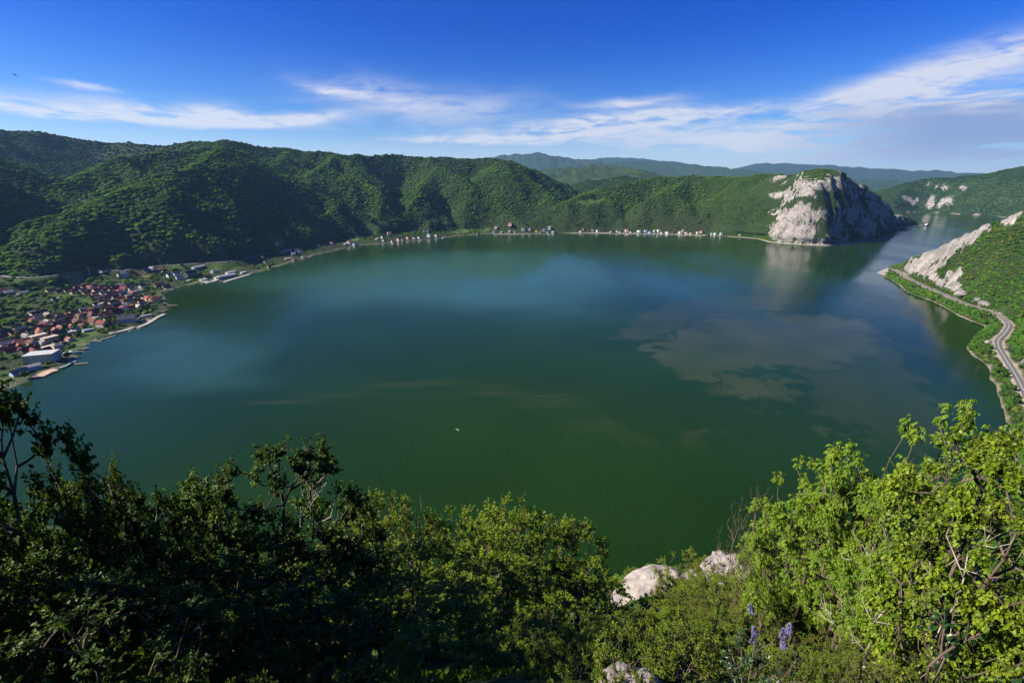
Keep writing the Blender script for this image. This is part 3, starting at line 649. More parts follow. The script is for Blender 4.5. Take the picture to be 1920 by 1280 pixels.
# ------------------------------------------------------------------ roads
def strip(name, P, offs, dz, mat, zf=None, kind='structure', parent=None):
    V = []; n = len(offs)
    for i, p in enumerate(P):
        d = (P[min(i + 1, len(P) - 1)] - P[max(i - 1, 0)]); d.z = 0; d.normalize(); s_ = Vector((d.y, -d.x, 0))
        for o in offs:
            q = p + s_ * o; V.append((q.x, q.y, p.z + dz))
    me = mesh_np(name, np.array(V), grid_faces(n, len(P)), [mat])
    return link(name, me, parent, kind=kind)
M_ASPH = simple_mat('worn_asphalt', (.20, .19, .19), .9, .15, .2)
M_ASPH_D = simple_mat('asphalt', (.12, .113, .11), .9, .15, .2)
M_PAINT = simple_mat('road_paint', (.75, .74, .70), .8, .05, 1)
M_GRAVEL = simple_mat('gravel', (.36, .31, .25), .95, .2, .3)
strip('road', ROAD, [-4.2, 0, 4.2], .55, M_ASPH)
strip('road', ROAD2, [-3.7, -2, 0, 2, 3.7], .10, M_ASPH_D)
for o in (-.25, ): strip("road_marking", ROAD2, [-.16, .16], .115, M_PAINT)

# ------------------------------------------------------------------ woods
def ico(sub):
    bm = bmesh.new(); bmesh.ops.create_icosphere(bm, subdivisions=sub, radius=1.0)
    v = np.array([p.co[:] for p in bm.verts], float); f = np.array([[q.index for q in p.verts] for p in bm.faces]); bm.free(); return v, f
ICO2 = ico(2); ICO1 = ico(1)
def crown_blob(seed, lobes=5, sub=ICO2):
    """a far crown: lumpy lobes with ragged, leaf-clump facets; radius about 1"""
    r = np.random.default_rng(seed); V = []; Fc = []; o = 0
    for i in range(lobes):
        v, f = sub; a = r.uniform(0, 6.28); rr = 0 if i == 0 else r.uniform(.35, .62)
        c = np.array([rr * math.cos(a), rr * math.sin(a), r.uniform(.55, 1.15) if i else 1.05]); s = r.uniform(.42, .6) if i else .68
        w = v * (s * r.uniform(.72, 1.22, (len(v), 1))) * np.array([1, 1, r.uniform(.85, 1.15)]) + c
        V.append(w); Fc.append(f + o); o += len(v)
    return np.concatenate(V), np.concatenate(Fc)
WOODS = bpy.data.collections.new('woods_source')
M_FOR = forest_mat('forest_leaves', [(.020, .055, .007), (.075, .142, .012), (.055, .06, .026)])
M_FOR_SHADED = forest_mat('shaded_forest_leaves', [(.014, .038, .009), (.044, .088, .014), (.04, .045, .024)], .002)  # same foliage darkened, shade put into the colour of the far hills
M_FOR_B = forest_mat('bank_shrub_leaves', [(.022, .060, .010), (.060, .125, .016), (.10, .10, .022)], .012)
def source(i, mat, lobes, sub, coll):
    v, f = crown_blob(100 + i, lobes, sub); me = mesh_np('wood_crown', v, f, [mat]); o = bpy.data.objects.new('wood_crown', me); coll.objects.link(o); return o
def forest(name, pts, scl, mat, lobes=5, sub=ICO2, nvar=5):
    coll = bpy.data.collections.new(name + '_source')
    for i in range(nvar): source(i, mat, lobes, sub, coll)
    n = len(pts); r = np.random.default_rng(len(pts))
    me = bpy.data.meshes.new(name); me.vertices.add(n); me.vertices.foreach_set('co', pts.astype(np.float32).ravel())
    for k, t, v in (('sc', 'FLOAT', scl), ('rz', 'FLOAT', r.uniform(0, 6.28, n)), ('fl', 'FLOAT', r.uniform(.38, .62, n) * (1.85 if 'scrub' in name else 1))):
        a = me.attributes.new(k, t, 'POINT'); a.data.foreach_set('value', v.astype(np.float32))
    a = me.attributes.new('vi', 'INT', 'POINT'); a.data.foreach_set('value', r.integers(0, nvar, n).astype(np.int32))
    o = link(name, me, kind='stuff')
    ng = bpy.data.node_groups.new(name, 'GeometryNodeTree'); ng.interface.new_socket('Geometry', in_out='INPUT', socket_type='NodeSocketGeometry'); ng.interface.new_socket('Geometry', in_out='OUTPUT', socket_type='NodeSocketGeometry')
    g = NT(ng); gi = g.n('NodeGroupInput'); go = g.n('NodeGroupOutput'); iop = g.n('GeometryNodeInstanceOnPoints'); ci = g.n('GeometryNodeCollectionInfo')
    ci.inputs['Collection'].default_value = coll; ci.inputs['Separate Children'].default_value = True; ci.inputs['Reset Children'].default_value = True
    def na(k, t='FLOAT'):
        nd = g.n('GeometryNodeInputNamedAttribute', data_type=t); nd.inputs[0].default_value = k; return nd.outputs[0]
    g.link(gi.outputs[0], iop.inputs['Points']); g.link(ci.outputs[0], iop.inputs['Instance']); iop.inputs['Pick Instance'].default_value = True
    g.link(na('vi', 'INT'), iop.inputs['Instance Index']); g.link(g.xyz(0.0, 0.0, na('rz')), iop.inputs['Rotation'])
    sc_ = na('sc'); g.link(g.xyz(sc_, sc_, g.m('MULTIPLY', sc_, na('fl'))), iop.inputs['Scale'])
    g.link(iop.outputs[0], go.inputs[0]); md = o.modifiers.new('woods', 'NODES'); md.node_group = ng
    return o
def scatter(x0, x1, y0, y1, s, azmax=57):
    gx = np.arange(float(x0), x1, s); gy = np.arange(float(y0), y1, s); X, Y = np.meshgrid(gx, gy); X[1::2] += s / 2
    x = (X + rng.uniform(-.42, .42, X.shape) * s).ravel(); y = (Y + rng.uniform(-.42, .42, X.shape) * s).ravel()
    k = (y > 1) & (np.abs(np.degrees(np.arctan2(x, y))) < azmax); return x[k], y[k]
HOUSE_XY = []                                # filled below, keeps trees off the roofs
def open_ground(x, y):
    m = np.zeros(x.shape, bool)
    for poly in MEADOWS: m |= (seg_sd(x, y, poly) < 2) & (rng.random(x.shape) < .93)
    for poly in FIELDS: m |= seg_sd(x, y, poly) < 3
    return m
def roof_clear(x, y, pad=4.0):
    m = np.zeros(x.shape, bool)
    for hx, hy, r in HOUSE_XY: m |= (np.hypot(x - hx, y - hy) < r + pad)
    return m
def plant_woods():
    # hills round the bay, nearer part
    x, y = scatter(-2900, 1300, 500, 3100, 9.2); d = np.hypot(x, y)
    k = (d < 3150) & ~(CLIFF.inside(x, y, 6) | BANK.inside(x, y, 6)); x, y = x[k], y[k]
    sd = gsd(x, y); k = sd > 12; x, y, sd = x[k], y[k], sd[k]; z = gz(x, y)
    rd, _ = path_dist(x, y, ROAD, 2)
    apron = (1 - sstep(z, 26, 48)) * (1 - sstep(sd, 200, 420)) * (y < 2000) + (1 - sstep(sd, 45, 110)) * (y >= 1200)
    keepp = rng.random(x.shape) > np.clip(apron * (.60 + .55 * fbm(x / 50., y / 50., 3, 19)), 0, .97)
    k = keepp & (rd > 8) & ~open_ground(x, y) & ~roof_clear(x, y)
    x, y, z, sd = x[k], y[k], z[k], sd[k]
    s = np.exp(rng.normal(math.log(5.2), .32, len(x))).clip(2.8, 9.5) * (1 - .35 * (1 - sstep(sd, 80, 300))) * (1 + .30 * fbm(x / 70., y / 70., 3, 23))
    gap = fbm(x / 45., y / 45., 3, 25) + .6 * fbm(x / 300., y / 300., 2, 26) > .62; k = ~gap | (rng.random(len(x)) < .35); x, y, z, s = x[k], y[k], z[k], s[k]
    forest('hillside_forest', np.stack([x, y, z - .22 * s], 1), s * 1.12, M_FOR)
    # further hills
    x, y = scatter(-4300, 5200, 1400, 6200, 15.5, 54); d = np.hypot(x, y); k = (((d >= 3120) | (x > 1280)) & ((d < 5000) | ((d < 6500) & (x > 2600)))) & ~CLIFF.inside(x, y, 6) & ~BANK.inside(x, y, 6); x, y = x[k], y[k]
    sd = gsd(x, y); z = gz(x, y); k = (sd > 14); x, y, z = x[k], y[k], z[k]
    j = np.clip(np.searchsorted(GY, y) - 1, 0, len(GY) - 1); i = np.clip(np.searchsorted(GX, x) - 1, 0, len(GX) - 1); k = gnd_rock[j, i] < .35
    x, y, z = x[k], y[k], z[k]; s = rng.uniform(8, 12.5, len(x))
    forest('far_forest', np.stack([x, y, z - .3 * s], 1), s, M_FOR_SHADED, 3, ICO1)
    # headland
    x, y = scatter(1000, 2560, 1745, 2990, 7.2); k = CLIFF.inside(x, y, 6); x, y = x[k], y[k]
    sd = gsd(x, y); r = CLIFF.samp(CLIFF.rock, x, y) + .35 * fbm(x / 12., y / 12., 2, 27)
    k = (sd > 7) & (r < .50); x, y = x[k], y[k]; z = CLIFF.samp(CLIFF.PZ, x, y)
    qx = CLIFF.samp(CLIFF.PX, x, y); qy = CLIFF.samp(CLIFF.PY, x, y); sl_ = CLIFF.samp(sl0, x, y)
    s = rng.uniform(3.6, 6.2, len(x)) * (1 - .42 * sstep(sl_, .9, 1.6))
    forest('headland_forest', np.stack([qx, qy, z - .2 * s], 1), s, M_FOR, 4, ICO2)
    # scrub of the right bank
    x, y = scatter(405, 1695, 295, 1495, 4.6, 62); k = BANK.inside(x, y, 6); x, y = x[k], y[k]
    sd = gsd(x, y); r = BANK.samp(BANK.rock, x, y) + .3 * fbm(x / 9., y / 9., 2, 29); rd, _ = path_dist(x, y, ROAD2, 1)
    low = fbm(x / 45., y / 45., 3, 33)
    k = (sd > 2.2) & (r < .40) & (rd > 8) & ~((low > .22) & (rd < 34) & (sd > 8)); x, y, rd = x[k], y[k], rd[k]; z = BANK.samp(BANK.PZ, x, y)
    s = rng.uniform(1.9, 4.4, len(x)) * np.where(rd < 14, .6, 1)
    forest('bank_scrub', np.stack([x, y, z - .2 * s], 1), s, M_FOR_B, 4, ICO2)
    # ragged tufts in the rock faces
    out = []
    for P, n, smin, smax in ((CLIFF, 4600, 1.6, 4.2), (BANK, 2200, .7, 1.9)):
        ii = rng.integers(0, P.X.size, n * 6); kk = ii[(P.rock.ravel()[ii] > .4) & (P.sd.ravel()[ii] > 4)][:n]
        out.append((np.stack([P.PX.ravel()[kk], P.PY.ravel()[kk], P.PZ.ravel()[kk]], 1), rng.uniform(smin, smax, len(kk))))
    pts = np.concatenate([o[0] for o in out]); s = np.concatenate([o[1] for o in out]); pts[:, 2] = pts[:, 2] - .3 * s
    forest('rock_scrub', pts, s, M_FOR_B, 3, ICO1)

# ------------------------------------------------------------------ village
PAL = {'white': (.50, .49, .47), 'cream': (.46, .38, .28), 'yellow': (.70, .52, .24), 'grey': (.36, .35, .34), 'pink': (.62, .42, .36), 'blue': (.36, .44, .55), 'dark': (.10, .085, .075), 'beige': (.52, .42, .32), 'stone': (.42, .39, .35), 'tan': (.45, .30, .20)}
ROOF = {'red': (.20, .040, .033), 'dark red': (.12, .028, .025), 'orange': (.27, .09, .05), 'brown': (.13, .055, .038), 'pink': (.30, .075, .075), 'grey': (.22, .21, .21), 'slate': (.055, .065, .09), 'white': (.42, .41, .40), 'salmon': (.24, .10, .075), 'cream': (.48, .40, .32), 'black': (.035, .035, .04), 'teal': (.10, .32, .30)}
M_WALL = {k: simple_mat(k + '_wall', v, .9, .12, .5) for k, v in PAL.items()}
M_ROOF = {}
for k, v in ROOF.items():
    m, g, out = new_mat(k + '_roofing'); tc = g.n('ShaderNodeTexCoord')
    n = g.noise(tc.outputs['Object'], .9, 5); c = g.mix(g.ss(n, .3, .7), tuple(q * .65 for q in v), tuple(min(1, q * 1.25) for q in v))
    p = g.n('ShaderNodeBsdfPrincipled'); p.inputs['Roughness'].default_value = .85; p.inputs['Specular IOR Level'].default_value = .2; g.link(c, p.inputs['Base Color']); g.link(p.outputs[0], out.inputs[0]); M_ROOF[k] = m
M_GLASS = simple_mat('window_glass', (.02, .025, .03), .15, .1, 1, .6)
M_FRAME = simple_mat('window_frame', (.7, .7, .7), .6, .05, 1)
M_WOOD = simple_mat('weathered_wood', (.30, .22, .16), .9, .3, 2)
M_CONC = simple_mat('concrete', (.34, .31, .27), .9, .2, .4)
M_QUAY = simple_mat('quay_paving', (.40, .28, .20), .9, .2, .4)

def house(name, cat, pos, L, Wd, hgt, rz, wall, roof, typ, label, group, windows=False):
    """gable / flat / hip house with walls, roof and chimney (roof axis along x)"""
    x, y, z = pos; a, b = L / 2, Wd / 2
    r = empty(name, (x, y, z - .6), rz); tag(r, label, cat, group)
    w = MB(); hgt += .6
    rise = {'gable': .42 * Wd, 'steep': .8 * Wd, 'low': .2 * Wd, 'flat': 0, 'hip': .35 * Wd, 'shed': .15 * Wd}[typ]
    if typ in ('gable', 'steep', 'low'):
        w.add([(-a, -b, 0), (a, -b, 0), (a, b, 0), (-a, b, 0), (-a, -b, hgt), (a, -b, hgt), (a, b, hgt), (-a, b, hgt), (-a, 0, hgt + rise), (a, 0, hgt + rise)],
              [(0, 3, 2, 1), (0, 1, 5, 4), (2, 3, 7, 6), (1, 2, 6, 9, 5), (3, 0, 4, 8, 7)])
    else: w.box((0, 0, hgt / 2), (L, Wd, hgt))
    link('wall', w.mesh('wall', M_WALL[wall]), r)
    rf = MB(); e = .5; th = .28
    if typ in ('gable', 'steep', 'low'):
        k = rise / b
        for s in (-1, 1):
            vs = []
            for dz in (.04, .04 + th):
                vs += [(-a - e, s * (b + e), hgt - e * k + dz), (a + e, s * (b + e), hgt - e * k + dz), (a + e, 0, hgt + rise + dz), (-a - e, 0, hgt + rise + dz)]
            rf.add(vs, [(0, 1, 2, 3), (7, 6, 5, 4), (0, 4, 5, 1), (1, 5, 6, 2), (2, 6, 7, 3), (3, 7, 4, 0)])
    elif typ == 'hip':
        q = max(a - b, .2)
        rf.add([(-a - e, -b - e, hgt + .02), (a + e, -b - e, hgt + .02), (a + e, b + e, hgt + .02), (-a - e, b + e, hgt + .02), (-q, 0, hgt + rise), (q, 0, hgt + rise)], [(0, 3, 2, 1), (0, 1, 5, 4), (1, 2, 5), (2, 3, 4, 5), (3, 0, 4)])
    elif typ == 'shed':
        rf.add([(-a - e, -b - e, hgt + .02), (a + e, -b - e, hgt + .02), (a + e, b + e, hgt + .02), (-a - e, b + e, hgt + .02), (-a - e, -b - e, hgt + .25), (a + e, -b - e, hgt + .25), (a + e, b + e, hgt + rise + .2), (-a - e, b + e, hgt + rise + .2)],
               [(0, 3, 2, 1), (4, 5, 6, 7), (0, 1, 5, 4), (1, 2, 6, 5), (2, 3, 7, 6), (3, 0, 4, 7)])
    else:
        rf.box((0, 0, hgt + .2), (L + .5, Wd + .5, .36))
    ro = link('roof', rf.mesh('roof', M_ROOF[roof]), r)
    if typ in ('gable', 'steep', 'hip') and random.random() < .6:
        c = MB(); cx = random.uniform(-.3, .3) * L; c.box((cx, b * .3, hgt + rise * .75 + .5), (.7, .7, 1.9)); link('chimney', c.mesh('chimney', M_WALL['tan']), ro)
    if windows:
        nf = max(1, int(hgt / 2.9)); nw = max(2, int(L / 3.2))
        wm = None
        for s, ax, ln in ((-1, 0, L), (1, 1, Wd), (-1, 1, Wd)):
            nn = nw if ax == 0 else max(1, int(Wd / 3.4))
            for f in range(nf):
                for i in range(nn):
                    u = (i + .5) / nn * ln - ln / 2; zz = .6 + 1.5 + f * 2.8
                    if wm is None:
                        q = MB(); q.box((0, 0, 0), (1.5, .12, 1.5), 0); q.box((0, -.08, 0), (1.2, .06, 1.25), 1); wm = q.mesh('window', [M_FRAME, M_GLASS])
                    o = link('window', wm, r); o.location = (u, s * (b + .02), zz) if ax == 0 else (s * (a + .02), u, zz)
                    o.rotation_euler = (0, 0, (0 if s < 0 else math.pi) if ax == 0 else (math.pi / 2 if s > 0 else -math.pi / 2))
    HOUSE_XY.append((x, y, max(L, Wd) * .55))
    return r
SMALL = ['first', 'second', 'third', 'fourth', 'fifth', 'sixth', 'seventh', 'eighth', 'ninth', 'tenth', 'eleventh', 'twelfth', 'thirteenth', 'fourteenth', 'fifteenth', 'sixteenth', 'seventeenth', 'eighteenth', 'nineteenth']
def fill_in(rows, poly, n, seed, k):
    # the small roofs packed between the larger ones
    r = random.Random(seed); xs = [p[0] for p in poly]; ys = [p[1] for p in poly]; out = []; tries = 0
    while len(out) < n and tries < 4000:
        tries += 1; zx, zy = r.uniform(min(xs), max(xs)), r.uniform(min(ys), max(ys))
        if seg_sd(np.array([zx]), np.array([zy]), poly)[0] > 0 or any(abs(q[0] - zx) < 46 and abs(q[1] - zy) < 21 for q in rows + out): continue
        out.append((zx, zy, r.choice([8, 10, 11, 12, 13]), r.choice([6, 7, 8]), r.choice([2.6, 3.2, 4]), r.choice([70, 65, 75, 60, -20, -15]), r.choice(['tan', 'cream', 'pink', 'dark', 'stone']), r.choice(['red', 'dark red', 'dark red', 'brown', 'brown', 'salmon', 'grey', 'orange']), 'gable'))
    return rows + out
ORD = ['first', 'second', 'third', 'fourth', 'fifth', 'sixth', 'seventh', 'eighth', 'ninth', 'tenth']
TYPW = {'gable': 'gabled', 'steep': 'steep', 'low': 'low-pitched', 'flat': 'flat', 'hip': 'hipped', 'shed': 'sloping'}
# zoom tile (origin x, origin y, pixels per photo pixel); rows: zx zy L W h turn wall roof type [own words]
SETS = [
 ('in upper village', 0, 480, 5.333, 'village houses', [
  (20, 352, 13, 9, 3, 60, 'white', 'orange', 'gable'), (85, 364, 14, 8, 3, 80, 'white', 'grey', 'low'), (230, 372, 20, 8, 3, 85, 'stone', 'grey', 'low'), (510, 350, 16, 9, 3, 75, 'cream', 'orange', 'gable'),
  (610, 355, 20, 9, 3, 80, 'dark', 'brown', 'gable'), (690, 352, 15, 9, 3, 70, 'tan', 'brown', 'gable'), (790, 324, 17, 9, 4, 75, 'pink', 'red', 'gable'), (860, 316, 20, 10, 4, 75, 'cream', 'orange', 'gable'), (905, 324, 13, 9, 4, -15, 'stone', 'red', 'gable'),
  (760, 345, 17, 9, 3, 75, 'tan', 'dark red', 'gable'), (745, 371, 12, 8, 3, 75, 'pink', 'salmon', 'gable'), (870, 376, 14, 8, 3, 75, 'tan', 'salmon', 'gable'), (975, 352, 16, 10, 4, 75, 'pink', 'pink', 'gable'),
  (1035, 321, 17, 9, 4, 75, 'tan', 'dark red', 'gable'), (1100, 325, 17, 9, 4, 75, 'pink', 'red', 'gable'), (1155, 322, 16, 9, 4, 75, 'tan', 'red', 'gable'), (1060, 348, 16, 9, 4, 75, 'dark', 'brown', 'gable'), (1135, 346, 18, 10, 4, 75, 'tan', 'dark red', 'gable'),
  (1205, 357, 14, 10, 4, 70, 'pink', 'pink', 'hip'), (1245, 330, 15, 9, 4, -10, 'tan', 'dark red', 'gable'), (1295, 301, 22, 9, 3, 85, 'cream', 'orange', 'gable'), (1195, 295, 18, 8, 3, 85, 'stone', 'grey', 'low'),
  (1035, 377, 12, 8, 4, 70, 'stone', 'grey', 'gable'), (1105, 392, 16, 9, 4, 70, 'tan', 'salmon', 'gable'), (1085, 416, 15, 9, 4, 70, 'pink', 'salmon', 'gable'), (1075, 436, 10, 7, 3, 70, 'pink', 'pink', 'gable'), (560, 430, 14, 6, 2.5, 80, 'grey', 'white', 'flat')]),
 ('in central village', 0, 480, 5.333, 'village houses', [
  (960, 487, 9, 7, 3, 70, 'white', 'red', 'gable'), (1010, 483, 11, 7, 3, 80, 'white', 'white', 'flat'), (840, 532, 15, 8, 3, 70, 'blue', 'slate', 'low'), (1070, 515, 14, 8, 3, 60, 'white', 'dark red', 'gable'), (1170, 512, 13, 9, 4, 65, 'dark', 'black', 'gable'),
  (1235, 502, 13, 8, 4, 75, 'stone', 'grey', 'low'), (1105, 548, 15, 9, 4, 65, 'tan', 'red', 'gable'), (1170, 568, 16, 10, 4, 70, 'dark', 'dark red', 'gable'), (1240, 548, 15, 8, 4, 55, 'white', 'grey', 'gable'), (1320, 523, 16, 8, 3, 80, 'cream', 'red', 'gable'),
  (1385, 516, 9, 7, 4, -20, 'cream', 'cream', 'gable'), (1430, 500, 10, 8, 5, 60, 'blue', 'slate', 'gable'), (1290, 402, 13, 8, 4, 75, 'cream', 'grey', 'low'), (1370, 362, 26, 9, 4, 70, 'stone', 'grey', 'low'), (1430, 312, 15, 9, 5, 80, 'white', 'orange', 'gable'), (1420, 395, 8, 6, 3, 50, 'white', 'grey', 'flat'),
  (390, 588, 22, 11, 4, 70, 'white', 'dark red', 'gable'), (330, 578, 10, 8, 4, 70, 'cream', 'grey', 'low'), (605, 630, 15, 9, 4, 85, 'blue', 'pink', 'gable'), (735, 604, 18, 9, 4, 60, 'tan', 'dark red', 'gable'), (725, 567, 9, 6, 3, 80, 'white', 'red', 'gable'),
  (830, 590, 26, 8, 4, 45, 'dark', 'brown', 'low'), (885, 552, 16, 8, 4, 45, 'dark', 'dark red', 'low'), (925, 612, 9, 9, 4, -20, 'dark', 'brown', 'steep'), (1030, 608, 13, 8, 4, 75, 'dark', 'red', 'gable'), (945, 627, 14, 7, 3, 75, 'white', 'white', 'flat'), (1090, 605, 12, 9, 4, 60, 'tan', 'brown', 'gable'),
  (865, 672, 9, 8, 4, 50, 'cream', 'orange', 'gable'), (940, 668, 15, 13, 4, -15, 'tan', 'brown', 'gable'), (780, 662, 12, 9, 4, -20, 'tan', 'brown', 'gable'), (720, 718, 9, 7, 4, -30, 'tan', 'orange', 'gable'), (580, 692, 14, 9, 4, 75, 'tan', 'brown', 'gable'), (650, 684, 15, 8, 4, 60, 'dark', 'brown', 'gable')]),
 ('in lower village', 0, 480, 5.333, 'village houses', [
  (400, 727, 11, 8, 4, 80, 'tan', 'orange', 'gable'), (170, 712, 12, 9, 3, 75, 'tan', 'salmon', 'gable'), (410, 788, 9, 9, 5, -25, 'pink', 'orange', 'steep'), (560, 755, 12, 8, 4, -40, 'dark', 'orange', 'gable'), (480, 738, 10, 8, 3, 60, 'dark', 'brown', 'gable'), (600, 798, 16, 11, 5, 70, 'dark', 'brown', 'gable'), (700, 772, 17, 5, 3, 62, 'white', 'white', 'flat'),
  (390, 822, 20, 9, 6, 75, 'cream', 'cream', 'flat', 'long cream building with a pale flat roof beside the steep orange roof in the village'), (510, 848, 19, 10, 7, 75, 'cream', 'cream', 'flat', 'cream two-storey building with a pale flat roof and front columns in the lower village'),
  (190, 878, 17, 11, 4, 70, 'cream', 'orange', 'hip'), (90, 893, 16, 10, 4, 60, 'stone', 'grey', 'gable'), (60, 775, 16, 9, 4, 75, 'dark', 'black', 'gable'), (12, 832, 13, 9, 4, 75, 'tan', 'red', 'gable'), (105, 752, 10, 6, 2.5, 75, 'white', 'white', 'flat'), (230, 770, 15, 9, 4, 70, 'dark', 'brown', 'gable'), (320, 760, 14, 9, 4, 75, 'dark', 'black', 'gable'),
  (270, 958, 14, 9, 4, 80, 'dark', 'dark red', 'gable'), (435, 972, 20, 8, 4, 80, 'white', 'dark red', 'gable'), (580, 920, 11, 10, 5, 65, 'pink', 'grey', 'hip'), (340, 996, 10, 6, 3, 75, 'cream', 'white', 'flat'), (480, 915, 13, 6, 3, 70, 'cream', 'cream', 'flat'), (870, 750, 10, 6, 3, 65, 'white', 'white', 'low'), (915, 740, 6, 4, 2.5, 65, 'white', 'white', 'flat'), (650, 870, 8, 5, 3, 65, 'cream', 'white', 'flat')]),
 ('on village waterfront', 0, 480, 5.333, 'village houses', [
  (1030, 698, 15, 11, 6, -12, 'white', 'red', 'gable', 'white gabled house with a pinkish red roof standing by the pale quay lane', 1), (1275, 655, 24, 13, 7, 30, 'white', 'slate', 'gable', 'big white-gabled boathouse with a long dark slate roof on the waterfront', 1),
  (1130, 690, 12, 8, 3, 60, 'tan', 'brown', 'gable'), (1478, 440, 11, 10, 5, -25, 'cream', 'pink', 'gable'), (1560, 447, 20, 14, 6, 50, 'yellow', 'dark red', 'hip', 'yellow house under a broad dark red hipped roof on the village point', 1), (1520, 470, 8, 7, 4, -10, 'yellow', 'brown', 'gable'), (1600, 303, 18, 11, 5, 60, 'dark', 'dark red', 'gable'), (1665, 312, 14, 9, 5, 60, 'dark', 'black', 'gable'),
  (440, 1045, 32, 20, 12, 15, 'white', 'white', 'flat', 'large white three-storey block with a flat white roof by the boat mooring', 1), (330, 1130, 16, 10, 5, 50, 'blue', 'grey', 'low'), (200, 1180, 16, 9, 4, 70, 'blue', 'grey', 'gable'), (1420, 610, 10, 8, 3, 60, 'white', 'grey', 'flat'), (1490, 598, 9, 6, 3, 60, 'stone', 'grey', 'flat')]),
 ('above the village', 0, 480, 5.333, 'houses along the road', [
  (1250, 205, 11, 9, 10, 10, 'white', 'slate', 'steep', 'white church-like tower house with a steep dark roof below the road', 1), (1210, 200, 14, 8, 5, 70, 'cream', 'orange', 'gable'), (1525, 140, 12, 9, 6, -10, 'white', 'grey', 'gable', 'white gabled house at the road bend above the marina'), (1600, 140, 20, 12, 4, 70, 'tan', 'brown', 'flat'), (1645, 162, 12, 8, 4, 75, 'pink', 'dark red', 'gable'),
  (1705, 205, 14, 10, 6, 65, 'white', 'slate', 'gable'), (1770, 200, 14, 10, 7, 65, 'white', 'grey', 'gable', 'white multi-storey house beside the dark hotel'), (1745, 178, 13, 8, 6, 70, 'cream', 'orange', 'gable'), (1800, 225, 15, 10, 6, 50, 'white', 'slate', 'gable'), (1050, 155, 22, 9, 4, 85, 'stone', 'black', 'gable')]),
 ('by the marina', 200, 420, 5.333, 'marina buildings', [
  (840, 520, 30, 15, 9, 78, 'dark', 'black', 'gable', 'long dark hotel with a black roof and white windows beside the marina', 1), (935, 434, 46, 9, 4, 74, 'white', 'white', 'low', 'long low shed with a white roof under the forest edge'), (1080, 480, 18, 11, 4, 74, 'grey', 'grey', 'hip'), (1240, 488, 24, 9, 4, 70, 'white', 'white', 'low'), (1200, 522, 44, 10, 4, 62, 'white', 'white', 'low', 'long white-roofed boat hall on the marina quay'),
  (1120, 548, 18, 9, 4, 62, 'white', 'white', 'flat'), (1010, 540, 14, 10, 4, 60, 'dark', 'black', 'gable'), (1370, 485, 16, 7, 3, 64, 'white', 'white', 'flat'), (970, 560, 16, 8, 3, 60, 'white', 'white', 'flat'), (1560, 335, 9, 7, 4, 80, 'tan', 'orange', 'gable'), (1585, 380, 8, 6, 3, 80, 'white', 'red', 'gable'), (1625, 430, 9, 6, 3, 60, 'tan', 'red', 'gable')]),
 ('on left bay shore', 440, 380, 5.333, 'shore houses', [
  (410, 418, 15, 11, 7, -20, 'white', 'orange', 'gable', 'white house with an orange roof alone on the grassy slope', 1), (530, 480, 28, 13, 4, 40, 'white', 'grey', 'low', 'long grey-roofed shed with a bright front among the shore houses'), (470, 500, 14, 8, 4, 60, 'cream', 'cream', 'flat'), (630, 492, 17, 11, 7, 40, 'white', 'slate', 'gable', 'white gabled house with a dark roof above the moored boats', 1), (665, 500, 14, 10, 5, 40, 'white', 'slate', 'gable'), (590, 525, 12, 9, 7, 30, 'white', 'grey', 'gable'), (540, 560, 24, 7, 3, 50, 'cream', 'cream', 'flat'), (600, 572, 14, 6, 3, 60, 'white', 'red', 'low'),
  (690, 545, 12, 7, 3, 50, 'white', 'grey', 'flat'), (845, 455, 8, 7, 12, 20, 'grey', 'slate', 'hip', 'narrow grey tower house at the water beside dark trees'), (970, 428, 11, 11, 9, 10, 'white', 'orange', 'gable', 'white house with a steep orange roof alone at the water', 1), (1150, 408, 20, 14, 9, 70, 'white', 'orange', 'hip', 'large white villa with an orange roof reflected in the water', 1), (1205, 418, 20, 10, 5, 70, 'white', 'slate', 'low'), (1110, 412, 14, 8, 4, 70, 'cream', 'cream', 'flat'),
  (1545, 320, 15, 12, 9, 30, 'white', 'orange', 'gable', 'white house with an orange roof standing highest above the shore hamlet', 1), (1480, 350, 14, 10, 6, 70, 'white', 'orange', 'gable'), (1425, 362, 22, 8, 4, 75, 'white', 'cream', 'flat'), (1490, 380, 12, 9, 5, 70, 'blue', 'grey', 'gable'), (1580, 405, 12, 8, 5, 60, 'white', 'brown', 'gable'), (1640, 378, 12, 10, 8, 60, 'pink', 'red', 'gable'), (1680, 380, 11, 8, 6, 70, 'cream', 'orange', 'gable'), (1735, 358, 14, 11, 8, 60, 'tan', 'red', 'hip'), (1790, 352, 14, 9, 5, 80, 'white', 'grey', 'low'), (1845, 355, 13, 10, 7, 75, 'white', 'slate', 'gable')]),
 ('on the far shore', 760, 370, 5.333, 'far shore buildings', [
  (92, 412, 14, 10, 5, 80, 'stone', 'slate', 'gable'), (145, 405, 14, 10, 7, 80, 'white', 'red', 'gable'), (240, 392, 20, 16, 11, 75, 'white', 'dark red', 'gable', 'tall white house with a dark red roof on the far left shore', 1), (310, 388, 18, 12, 8, 80, 'white', 'grey', 'gable'), (185, 346, 8, 8, 8, 0, 'white', 'grey', 'hip'), (220, 346, 8, 8, 8, 0, 'white', 'orange', 'hip'), (720, 362, 18, 8, 5, 85, 'grey', 'black', 'gable'), (535, 350, 12, 9, 4, 85, 'tan', 'red', 'gable'),
